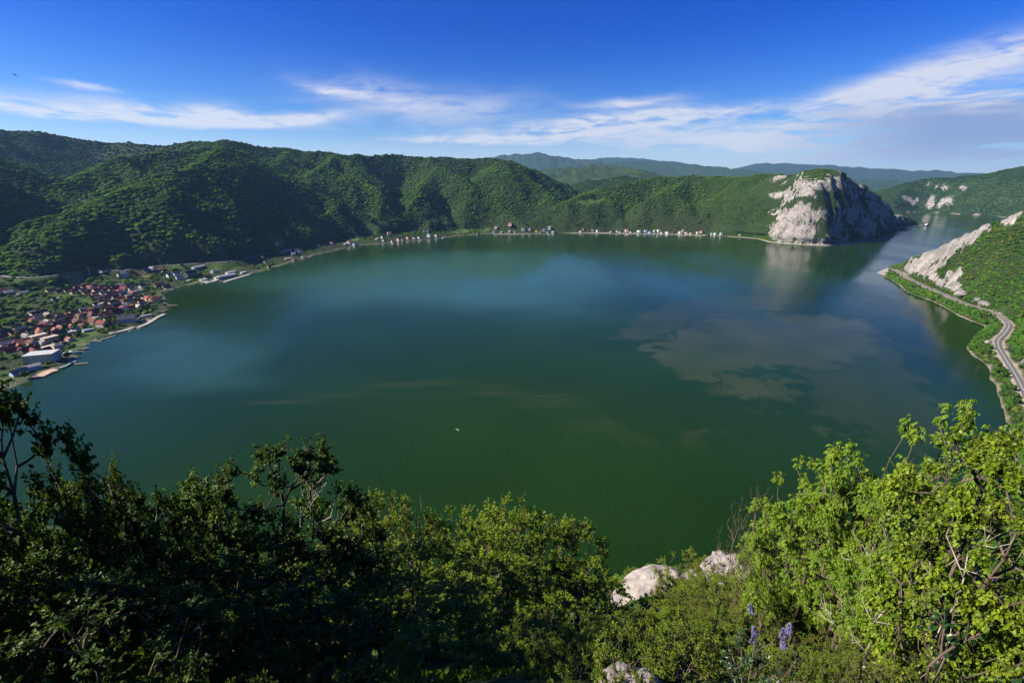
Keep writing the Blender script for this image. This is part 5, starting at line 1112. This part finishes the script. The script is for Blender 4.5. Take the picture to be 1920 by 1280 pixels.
def tubes_np(N, par, rad, sides=5):
    V = []; F = []; o = 0; ang = np.arange(sides) * 2 * np.pi / sides
    for i in range(len(N)):
        p = par[i]
        if p < 0: continue
        a, b = N[p], N[i]; d = b - a; L = np.linalg.norm(d)
        if L < 1e-5: continue
        d = d / L; u = np.cross(d, [0, 0, 1.0] if abs(d[2]) < .9 else [1.0, 0, 0]); u /= np.linalg.norm(u); w = np.cross(d, u); k = sides if rad[i] > .012 else 3
        an = ang if k == sides else np.arange(3) * 2 * np.pi / 3
        ra = min(rad[p], rad[i] * 1.5); ring = np.outer(np.cos(an), u) + np.outer(np.sin(an), w)
        V.append(a - d * ra * .3 + ring * ra); V.append(b + ring * rad[i]); j = np.arange(k); jn = (j + 1) % k
        F += [(o + q, o + s, o + k + s, o + k + q) for q, s in zip(j, jn)]; o += 2 * k
    return np.concatenate(V), np.array(F)
def tree_parts(kind, seed, hgt, spread, **kw):
    """-> (branch mesh, leaf mesh) for one kind of tree"""
    spec = KINDS[kind]; kw2 = dict(spec['grow']); kw2.update(kw); dens = kw2.pop('dens', 1.0); r = np.random.default_rng(seed + 999)
    N, par, rad, tips = grow(seed, hgt, spread, **kw2)
    axis_xy = N[:9].mean(0)
    B, Dr, Nm, LL, WW, RN = [], [], [], [], [], []; TV = []; tw_N = list(N); tw_par = list(par); tw_rad = list(rad)
    cen = np.array([0, 0, hgt * .55])
    hosts = tips + [i for i in range(9, len(N)) if rad[i] < .02 and r.random() < spec.get('along', .25)]
    for t in hosts:
        c = N[t]; out = c - cen; out = out / (np.linalg.norm(out) + 1e-6); nt = max(2, int(spec['twigs'] * dens * r.uniform(.6, 1.3))); crnd = r.normal(scale=.16)
        for k in range(nt):
            d = out * .55 + rnd_unit(r, 1)[0] * .8 + np.array([0, 0, spec['up']]); d /= np.linalg.norm(d); L = spec['twig'] * r.uniform(.5, 1.25)
            tw_N.append(c + d * L); tw_par.append(t); tw_rad.append(.0045)
            m = max(1, int(spec['n'] * r.uniform(.7, 1.3))); s = r.uniform(.25, 1.05, m)
            b = c + np.outer(s * L, d)
            if spec['style'] == 'simple':
                az = r.uniform(0, 6.28, m); ld = d * .45 + np.stack([np.cos(az), np.sin(az), r.uniform(-.5, .35, m)], 1); nm = np.array([0, 0, 1.0]) + r.normal(scale=.5, size=(m, 3)) + out * .35
                B.append(b); Dr.append(ld); Nm.append(nm); LL.append(spec['leaf'] * r.uniform(.65, 1.2, m)); WW.append(spec['leaf'] * spec['wid'] * r.uniform(.8, 1.15, m)); RN.append(np.clip(.45 + crnd + r.normal(scale=.2, size=m), 0, 1))
            else:                                                # compound: paired leaflets hanging from a stalk
                for q in range(m):
                    az = r.uniform(0, 6.28); st = np.array([math.cos(az), math.sin(az), r.uniform(-.1, .5)]); st /= np.linalg.norm(st); sl = spec['stalk'] * r.uniform(.7, 1.15); side = np.cross(st, [0, 0, 1.0]); side /= np.linalg.norm(side) + 1e-6
                    np_ = spec['pairs']; ts = np.concatenate([np.repeat(np.linspace(.35, .9, np_), 2), [1.0]]); sg = np.concatenate([np.tile([1, -1], np_), [0]])
                    bb = b[q] + np.outer(ts * sl, st) + np.outer(ts ** 2 * sl * -.25, [0, 0, 1.0]); ld = np.outer(sg, side) * .8 + st * .55 + np.array([0, 0, -.35]) + r.normal(scale=.12, size=(len(ts), 3))
                    B.append(bb); Dr.append(ld); Nm.append(np.array([0, 0, 1.0]) + r.normal(scale=.3, size=(len(ts), 3))); LL.append(spec['leaf'] * r.uniform(.75, 1.15, len(ts))); WW.append(spec['leaf'] * spec['wid'] * np.ones(len(ts))); RN.append(np.clip(.5 + crnd + r.normal(scale=.13) + r.normal(scale=.08, size=len(ts)), 0, 1))
    tv, tf = tubes_np(np.array(tw_N), tw_par, np.array(tw_rad)); tm = mesh_np('trunk', tv, tf, [spec['bark']], True)
    V, F = leaves_np(np.concatenate(B), np.concatenate(Dr), np.concatenate(Nm), np.concatenate(LL), np.concatenate(WW), spec['droop'])
    lm = mesh_np('crown', V, F, [spec['mat']], False, {'rnd': np.repeat(np.concatenate(RN), 6)})
    return tm, lm
KINDS = {
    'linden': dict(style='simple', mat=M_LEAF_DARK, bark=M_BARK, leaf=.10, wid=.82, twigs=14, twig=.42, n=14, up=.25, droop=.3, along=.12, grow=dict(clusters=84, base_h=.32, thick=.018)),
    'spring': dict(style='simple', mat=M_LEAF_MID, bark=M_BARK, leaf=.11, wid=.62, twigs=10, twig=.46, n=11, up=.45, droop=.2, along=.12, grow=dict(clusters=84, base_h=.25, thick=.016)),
    'ash': dict(style='compound', mat=M_LEAF_ASH, bark=M_BARK, leaf=.10, wid=.44, stalk=.19, pairs=3, twigs=7, twig=.34, n=4.6, up=.55, droop=.25, along=.05, grow=dict(clusters=70, base_h=.25, thick=.013, shell=.35)),
    'shrub': dict(style='simple', mat=M_LEAF_YEL, bark=M_BARK, leaf=.056, wid=.6, twigs=11, twig=.27, n=10, up=.4, droop=.15, along=.1, grow=dict(clusters=50, base_h=.05, thick=.008, trunks=4, kink=.16)),
    'green_shrub': dict(style='simple', mat=M_LEAF_MID, bark=M_BARK, leaf=.058, wid=.8, twigs=12, twig=.27, n=11, up=.3, droop=.2, along=.1, grow=dict(clusters=62, base_h=.05, thick=.009, trunks=4, kink=.16)),
    'sapling': dict(style='simple', mat=M_LEAF_RED, bark=M_BARK, leaf=.06, wid=.5, twigs=4, twig=.26, n=3.6, up=.7, droop=.2, along=.12, grow=dict(clusters=38, base_h=.3, thick=.006, kink=.12)),
    'bare': dict(style='simple', mat=M_LEAF_RED, bark=M_DEAD, leaf=.03, wid=.4, twigs=3, twig=.30, n=.3, up=.5, droop=.1, along=.10, grow=dict(clusters=16, base_h=.35, thick=.007, kink=.2)),
    'lilac': dict(style='simple', mat=M_LEAF_LILAC, bark=M_BARK, leaf=.10, wid=.85, twigs=4, twig=.22, n=4, up=.3, droop=.35, grow=dict(clusters=26, base_h=.1, thick=.016, trunks=4)),
}
KINDS['round'] = dict(KINDS['linden'], mat=M_LEAF_MID, leaf=.085, wid=.9, grow=dict(clusters=70, base_h=.2, thick=.014, kink=.12))
BANK_OF = {}
def variants(kind, n, hgt, spread, **kw): BANK_OF[kind] = [(tree_parts(kind, 40 + 7 * i + len(kind) * 31, hgt, spread, **kw), hgt, spread) for i in range(n)]
variants('linden', 4, 7.0, 2.5); variants('spring', 4, 7.0, 2.1); variants('ash', 4, 6.0, 2.0); variants('shrub', 3, 3.0, 1.6); variants('green_shrub', 3, 3.0, 1.6); variants('round', 2, 6.0, 2.0); variants('sapling', 2, 6.0, 1.1); variants('bare', 3, 4.5, 1.2); variants('lilac', 2, 2.2, 1.0)
def nz(x, y): return float(height(np.array([x]), np.array([y]))[0])
CNT = {}
def fg_tree(kind, px, py, d, width, label, group, name='tree', cat='tree', var=None, minh=1.2):
    """a tree on the slope whose top reaches the sight line through (px, py) at distance d; width = crown width in photo pixels"""
    x, y, zt = D(px, py, d); zg = nz(x, y); h = max(zt - zg, minh); h = max(h - {'linden': .4, 'spring': .12, 'ash': .12}.get(kind, .3) * h / BANK_OF[kind][0][1], minh * .8); CNT[kind] = CNT.get(kind, -1) + 1
    (tm, lm), bh, bs = BANK_OF[kind][(CNT[kind] if var is None else var) % len(BANK_OF[kind])]
    r = empty(name, (x, y, zg - .05), random.uniform(0, 6.28)); tag(r, label, cat, group)
    dep = y * CP - (zt - H) * SP; wm = width * {'linden': 1.45, 'spring': 1.3, 'ash': 1.15}.get(kind, 1.0) / F_PX * dep; sx = wm / (2.2 * bs); sz = h / bh
    sx = min(max(sx, .35 * sz), 2.2 * sz); r.scale = (sx, sx, sz)
    link('trunk', tm, r); link('crown', lm, r); return r
GL, GC, GR, GS = 'dark broad-leaved trees of the left foreground', 'spring-green trees of the middle foreground', 'ash trees of the right foreground', 'shrubs on the rocky foreground slope'
for a in [  # kind, top px, top py, distance, crown width px, label, group
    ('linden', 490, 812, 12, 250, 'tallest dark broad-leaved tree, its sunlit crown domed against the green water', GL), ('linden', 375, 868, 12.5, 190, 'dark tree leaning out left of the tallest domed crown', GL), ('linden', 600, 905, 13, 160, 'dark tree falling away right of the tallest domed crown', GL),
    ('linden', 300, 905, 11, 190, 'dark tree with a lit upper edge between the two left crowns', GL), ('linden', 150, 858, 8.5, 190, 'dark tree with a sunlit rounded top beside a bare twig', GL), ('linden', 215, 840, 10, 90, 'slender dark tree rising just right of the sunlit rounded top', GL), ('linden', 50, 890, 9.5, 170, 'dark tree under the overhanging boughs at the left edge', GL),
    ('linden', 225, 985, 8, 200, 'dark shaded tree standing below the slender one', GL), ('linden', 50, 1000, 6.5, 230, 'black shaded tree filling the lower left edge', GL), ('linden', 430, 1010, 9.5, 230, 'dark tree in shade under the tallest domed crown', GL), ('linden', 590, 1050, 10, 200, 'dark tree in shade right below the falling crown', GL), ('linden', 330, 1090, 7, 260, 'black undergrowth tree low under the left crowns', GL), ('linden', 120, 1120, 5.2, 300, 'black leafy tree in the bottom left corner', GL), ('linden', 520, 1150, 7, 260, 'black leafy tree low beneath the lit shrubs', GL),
    ('spring', 705, 928, 17, 130, 'spring-green tree with a lit top next to the dark left crowns', GC), ('spring', 770, 935, 18, 110, 'spring-green tree with dry twigs above its crown', GC), ('spring', 850, 965, 18, 130, 'bright yellow-green tree in the middle dip of the treetops', GC), ('spring', 945, 942, 19, 140, 'highest spring-green tree of the middle with dry twigs at its left', GC), ('spring', 1010, 962, 20, 130, 'pale green tree just right of the highest middle one', GC), ('spring', 1070, 985, 22, 130, 'bright green tree at the right end of the middle treetops', GC),
    ('spring', 905, 985, 15, 120, 'yellow-green tree in front of the middle dip', GC), ('spring', 660, 985, 14, 140, 'half-shaded green tree where dark and bright crowns meet', GC), ('spring', 790, 1030, 13, 170, 'half-shaded tree below the bright middle tops', GC), ('spring', 960, 1050, 14, 170, 'green tree with a dark trunk fork below the highest middle crown', GC), ('spring', 1090, 1060, 18, 150, 'leafy green tree left of the big pale boulder', GC), ('spring', 700, 1120, 9, 230, 'dark shaded tree in the lower middle left', GC), ('spring', 880, 1130, 9.5, 240, 'dark shaded tree in the lower middle', GC), ('spring', 1050, 1150, 10.5, 210, 'leafy tree hiding white rocks below the big boulder', GC), ('spring', 800, 1210, 6, 300, 'black leafy tree at the bottom edge of the middle', GC), ('spring', 1010, 1230, 6.2, 260, 'dark leafy tree at the bottom edge left of the shadowed rock', GC),
    ('ash', 1580, 832, 10, 170, 'bright ash tree with a narrow pointed top in front of the dark water', GR), ('ash', 1505, 858, 10.5, 150, 'bright ash tree left of the pointed top', GR), ('ash', 1700, 776, 9, 210, 'broad bright ash tree reaching highest on its spreading limbs', GR), ('ash', 1815, 735, 8.5, 200, 'tall bright ash tree with a domed top under the road', GR), ('ash', 1640, 905, 9.5, 170, 'ash tree with drooping leaf sprays below the broad one', GR), ('ash', 1750, 880, 8, 180, 'ash tree with lit sprays over the gap of dark water', GR), ('ash', 1480, 960, 11.5, 130, 'lower bright ash tree beside the bare sapling', GR), ('ash', 1560, 950, 11, 150, 'bright ash tree standing in front of the pointed one', GR), ('ash', 1690, 1000, 9, 170, 'ash tree beside the pale forked limb', GR),
    ('round', 1915, 735, 6.4, 330, 'round-leaved green tree at the right edge under the road', GR), ('round', 1920, 880, 6.0, 300, 'round-leaved tree with pale twisted branches at the right edge', GR), ('ash', 1840, 1060, 7, 170, 'low ash tree with yellowish sprays beneath the gap of water', GR),
    ('sapling', 1432, 880, 10, 75, 'thin sapling with sparse reddish leaves against the dark water', GR), ('sapling', 1395, 905, 10.5, 60, 'second thin reddish sapling, left of the taller one', GR),
]: fg_tree(*a)
# boughs of a tree just outside the left edge
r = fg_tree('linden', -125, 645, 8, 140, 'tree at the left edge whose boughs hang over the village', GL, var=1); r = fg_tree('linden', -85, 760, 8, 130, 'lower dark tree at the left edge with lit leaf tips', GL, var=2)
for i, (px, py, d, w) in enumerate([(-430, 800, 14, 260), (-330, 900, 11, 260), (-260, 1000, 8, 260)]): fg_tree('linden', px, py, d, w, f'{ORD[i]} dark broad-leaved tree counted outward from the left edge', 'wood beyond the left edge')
for x, y, h, w in ((-13, 2.6, 15, 3.8), (-10, -3.0, 8, 3.6)):  # unseen trees added to cast shade over the near left slope
    (tm, lm), bh, bs = BANK_OF['linden'][int(abs(x)) % 4]; r = empty('tree', (x, y, nz(x, y) - .1), 1.0 * x); r.scale = (w / bs, w / bs, h / bh); tag(r, ('taller' if h > 11 else 'shorter') + ' unseen dark tree added past the left edge to shade the foreground', 'tree', 'wood beyond the left edge'); link('trunk', tm, r); link('crown', lm, r)
# dry twigs and dead limbs
for a in [('bare', 185, 808, 8.6, 40, 'bare black twig standing up beside the sunlit rounded top', 'dry branches'), ('bare', 567, 822, 12, 36, 'thin pale dry twig on the right of the tallest crown', 'dry branches'), ('bare', 632, 896, 13.4, 46, 'pale dry twig pair above the falling dark crown', 'dry branches'), ('bare', 786, 912, 18, 40, 'grey dry twigs rising from the middle trees', 'dry branches'), ('bare', 915, 948, 18.5, 40, 'grey dry twigs left of the highest middle tree', 'dry branches'), ('bare', 1640, 955, 8, 110, 'pale forked dead limb curving through the ash leaves', 'dry branches'), ('bare', 1755, 985, 8.6, 120, 'pale crooked dead limb in front of the water gap', 'dry branches'), ('bare', 1880, 890, 5.8, 130, 'twisted pale branches at the right edge', 'dry branches'), ('bare', 1700, 1080, 6.5, 140, 'dead grey limb leaning over the green leaves', 'dry branches')]:
    fg_tree(*a, name='dry_branch', cat='branch')
# shrubs: lit ones on the rocks to the right, dark ones in the shade to the left
WORDS = [('yellowish', 'shrub'), ('green', 'green_shrub')]
rs = np.random.default_rng(77); shr = []
for px0, px1, py0, py1, n, dd, kinds in [(1265, 1460, 1035, 1110, 16, (18, 34), ('shrub', 'shrub', 'green_shrub')), (1240, 1480, 1100, 1200, 16, (11, 20), ('shrub', 'green_shrub')), (1440, 1700, 1030, 1130, 16, (9.5, 15), ('shrub', 'green_shrub', 'shrub')), (1480, 1900, 1110, 1230, 20, (5.5, 9), ('green_shrub', 'shrub', 'green_shrub')), (1700, 1930, 1030, 1130, 9, (7.5, 12), ('green_shrub', 'shrub')),
                                         (1080, 1300, 1150, 1260, 14, (5.5, 11), ('green_shrub',)), (640, 1100, 1100, 1270, 18, (5, 11), ('green_shrub',)), (0, 640, 1120, 1290, 22, (4.2, 9), ('green_shrub',)), (1040, 1500, 1225, 1330, 12, (3.2, 5.0), ('green_shrub',)), (1500, 1960, 1230, 1330, 10, (3.4, 5.2), ('green_shrub', 'shrub'))]:
    for i in range(n):
        px = px0 + (px1 - px0) * (i + rs.uniform(.1, .9)) / n; py = rs.uniform(py0, py1); q = (py - py0) / (py1 - py0); d = dd[1] + (dd[0] - dd[1]) * q + rs.uniform(-.5, .5)
        k = kinds[i % len(kinds)]; shr.append((px, py, d, k, px0))
ZONE = {1265: 'around the pale boulders', 1240: 'below the pale boulders', 1440: 'behind the bare sapling', 1480: 'under the ash trees', 1700: 'at the right edge', 1040: 'at the bottom edge beside the shadowed rocks', 1500: 'at the bottom right edge', 1080: 'beside the big boulder', 640: 'in the shaded lower middle', 0: 'in the black lower left'}
ct = {}
for px, py, d, k, zn in sorted(shr, key=lambda t: (t[4], t[0])):
    kk = (zn, k); n = ct[kk] = ct.get(kk, -1) + 1
    w = ('yellowish' if k == 'shrub' else ('dark green' if zn in (640, 0) else 'bright green'))
    fg_tree(k, px, py, d, rs.uniform(95, 150), f"{nth(n).replace(' nearest', '').replace('nearest', 'first')} {w} shrub from the left {ZONE[zn]}", GS, 'shrub', 'shrub', minh=1.0)
# lilac close to the camera at the lower right
def lilac(px, py, d, w, label, flowers):
    r = fg_tree('lilac', px, py, d, w, label, 'lilacs', 'lilac_bush', 'shrub', minh=.9); s = r.scale
    rr = np.random.default_rng(int(px)); 
    for fx, fy, fd in flowers:
        x, y, z = D(fx, fy, fd); n = 240; t = rr.uniform(0, 1, n); a = rr.uniform(0, 6.28, n); R_ = .018 * (1 - t * .75) * np.sqrt(rr.uniform(.3, 1, n)); P = np.stack([R_ * np.cos(a), R_ * np.sin(a), t * .085 - .03], 1)
        V, F = leaves_np(P, np.stack([np.cos(a), np.sin(a), rr.uniform(-.4, .8, n)], 1), rnd_unit(rr, n), np.full(n, .011), np.full(n, .009), 0)
        me = mesh_np('flower_panicle', V, F, [M_LILAC_FL], False, {'rnd': np.repeat(rr.random(n), 6)}); o = link('flower_panicle', me, r)
        o.location = (Matrix.Rotation(-r.rotation_euler.z, 3, 'Z') @ (Vector((x, y, z)) - r.location)); o.location = Vector((o.location.x / s[0], o.location.y / s[1], o.location.z / s[2])); o.scale = (1 / s[0], 1 / s[1], 1 / s[2]); o.rotation_euler = (rr.uniform(-.5, .5), rr.uniform(-.5, .5), 0)
lilac(1440, 1160, 3.2, 150, 'dark lilac bush in shade with three pale violet flower heads', [(1408, 1143, 3.1), (1412, 1200, 3.0), (1415, 1185, 3.15)]); lilac(1490, 1195, 3.0, 120, 'smaller dark lilac bush with violet and reddish flower heads', [(1468, 1190, 2.9), (1480, 1178, 3.0), (1470, 1208, 2.9)]); lilac(1880, 1100, 2.6, 260, 'lilac bush with big dark leaves at the right edge', [])
# boulders
def boulder(px, py, d, sx, sy, sz, rot, label, seed, group='boulders on the foreground slope', rough=1.0):
    v, f = ico(5); v = v.copy(); r = 1 + rough * .22 * fbm(v[:, 0] * 1.4 + seed, v[:, 1] * 1.4 + v[:, 2] * .9, 4, seed) + rough * .14 * fbm(v[:, 2] * 2 + seed, v[:, 0] * 2, 4, seed + 3)
    v = v * r[:, None]; v[:, 2] = np.where(v[:, 2] > 0, v[:, 2] - rough * .10 * ridged(v[:, 0] * 2.5 + seed, v[:, 1] * 2.5, 3, seed), v[:, 2]); v = v * np.array([sx, sy, sz])
    me = mesh_np('boulder', v, f, [M_ROCK], False); x, y, z = D(px, py, d); o = link('boulder', me, loc=(x, y, z)); o.rotation_euler = rot; tag(o, label, 'rock', group); return o
boulder(1212, 1116, 34, 3.6, 2.3, 2.2, (.15, -.55, .2), 'big smooth pale boulder tilted among the shrubs', 1, rough=.5)
boulder(1357, 1066, 33, 1.7, 1.4, 1.3, (0, -.2, .1), 'second pale boulder on the crest with a cracked face', 2); boulder(1300, 1088, 32, 1.1, .9, .9, (.2, .2, .8), 'small pale rock between the two big boulders', 3); boulder(1398, 1080, 32, 1.1, 1.0, .8, (0, .2, .3), 'low rock just right of the cracked boulder', 4)
boulder(1488, 1088, 17, .42, .35, .3, (.2, .1, .4), 'small white rock behind the bare sapling', 5); boulder(1168, 1284, 3.3, .24, .2, .15, (.2, .1, .3), 'bluish rock in shade at the bottom edge', 6); boulder(1212, 1285, 3.1, .17, .14, .1, (.1, .3, .9), 'smaller shaded rock at the bottom edge right of the bluish one', 7)
boulder(1015, 1195, 13, .7, .6, .8, (.1, .3, .4), 'white rock glimpsed behind the leaves of the lower middle', 8); boulder(1050, 1225, 11, .4, .4, .5, (.4, .1, .9), 'smaller white rock below the one behind the leaves', 9); boulder(1238, 1160, 22, .45, .5, .9, (.2, .1, .9), 'narrow pale rock standing under the big boulder', 10); boulder(1840, 1085, 9, .25, .22, .16, (.1, .3, .2), 'pale rock among shrubs near the right edge', 11); boulder(1852, 641, 905, 3.2, 2.6, 2.6, (0, 0, 0), 'white boulder beside the bend of the bank road', 12, None)
# small trees further down towards the water
def slope_trees():
    x, y = scatter(-300, 420, 20, 330, 6.0, 60); d = np.hypot(x, y); sd = gsd(x, y); z = hz(x, y); k = (d > 34) & (sd > 3); x, y, z, d = x[k], y[k], z[k], d[k]
    px, py, dep = proj(x, y, z + 6); k = (px > -60) & (px < 1980) & (py < 1180) & ~((px > 1120) & (px < 1420) & (d < 60)); x, y, z, d, px = x[k], y[k], z[k], d[k], px[k]
    k = rng.random(len(x)) < .8; x, y, z, d, px = x[k], y[k], z[k], d[k], px[k]
    sc = rng.uniform(.55, 1.05, len(x)); o = np.argsort(-sc / d); rows = sorted(o[:70], key=lambda i: px[i]); rest = o[70:]
    forest('slope_scrub', np.stack([x[rest], y[rest], z[rest] + .2], 1), sc[rest] * 3.2, M_FOR_B, 5, ICO2)
    print('slope trees', len(x))
    bands = [(60, 'upper part'), (110, 'middle part'), (170, 'lower part'), (999, 'foot')]; cnt = {}
    for i in rows:
        b = next(t for lim, t in bands if d[i] < lim); side = 'left' if px[i] < 700 else ('boulder' if px[i] > 1100 and px[i] < 1420 else ('right' if px[i] >= 1420 else 'middle')); c = cnt[(b, side)] = cnt.get((b, side), -1) + 1
        sidew = {'left': 'left of the middle crowns', 'middle': 'behind the middle crowns', 'boulder': 'behind the boulders', 'right': 'behind the ash trees'}[side]
        lab = f"{nth(c).replace(' nearest', '').replace('nearest', 'first')} small tree from the left on the slope's {b} {sidew}"
        if d[i] < 85:
            kk = 'spring' if rng.random() < .6 else 'round'; (tm, lm), bh, bs = BANK_OF[kk][int(rng.integers(0, 2))]; q = float(sc[i]) * 6.5 / bh
            r = empty('tree', (x[i], y[i], z[i] - .2), random.uniform(0, 6.28)); r.scale = (q * 1.15, q * 1.15, q); tag(r, lab, 'tree', 'small trees down the slope to the water'); link('trunk', tm, r); link('crown', lm, r); continue
        place_tree('slope' if rng.random() < .8 else 'shrub', x[i], y[i], z[i], float(sc[i]) * 1.0, lab, 'small trees down the slope to the water')
slope_trees()
# low undergrowth and fallen leaves on the slope: one mass nobody could count
def undergrowth():
    n = 95000; r = np.random.default_rng(5); d = np.exp(r.uniform(math.log(2.3), math.log(70), n)); a = np.radians(r.uniform(-80, 88, n)); x, y = d * np.sin(a), d * np.cos(a); z = height(x, y)
    keepm = (fbm(x / 3.5, y / 3.5, 3, 120) > -.12) & ((d > 4.2) | (a > 1.02)); x, y, z, d = x[keepm], y[keepm], z[keepm], d[keepm]; n = len(x)
    dirs = rnd_unit(r, n); dirs[:, 2] = np.abs(dirs[:, 2]) + .3; s = np.clip(.026 * d ** .8, .045, .6) * r.uniform(.7, 1.5, n)
    V, F = leaves_np(np.stack([x, y, z + r.uniform(0, .45, n)], 1), dirs, rnd_unit(r, n) + np.array([0, 0, .8]), s, s * .65, .15)
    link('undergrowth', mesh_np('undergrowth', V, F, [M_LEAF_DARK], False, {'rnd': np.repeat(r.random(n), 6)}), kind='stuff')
undergrowth()
# ------------------------------------------------------------------ air
def haze():
    b = MB(); b.box((4000, 10000, 645), (42000, 26000, 1310)); b = b.mesh('haze', [])
    m, g, out = new_mat('haze_air'); v = g.n('ShaderNodeVolumePrincipled'); v.inputs['Color'].default_value = (.30, .56, 1.0, 1); v.inputs['Density'].default_value = HAZE; v.inputs['Anisotropy'].default_value = .2
    g.link(v.outputs[0], out.inputs['Volume']); b.materials.append(m); link('haze', b, kind='stuff')
HAZE = 2.3e-5
haze()
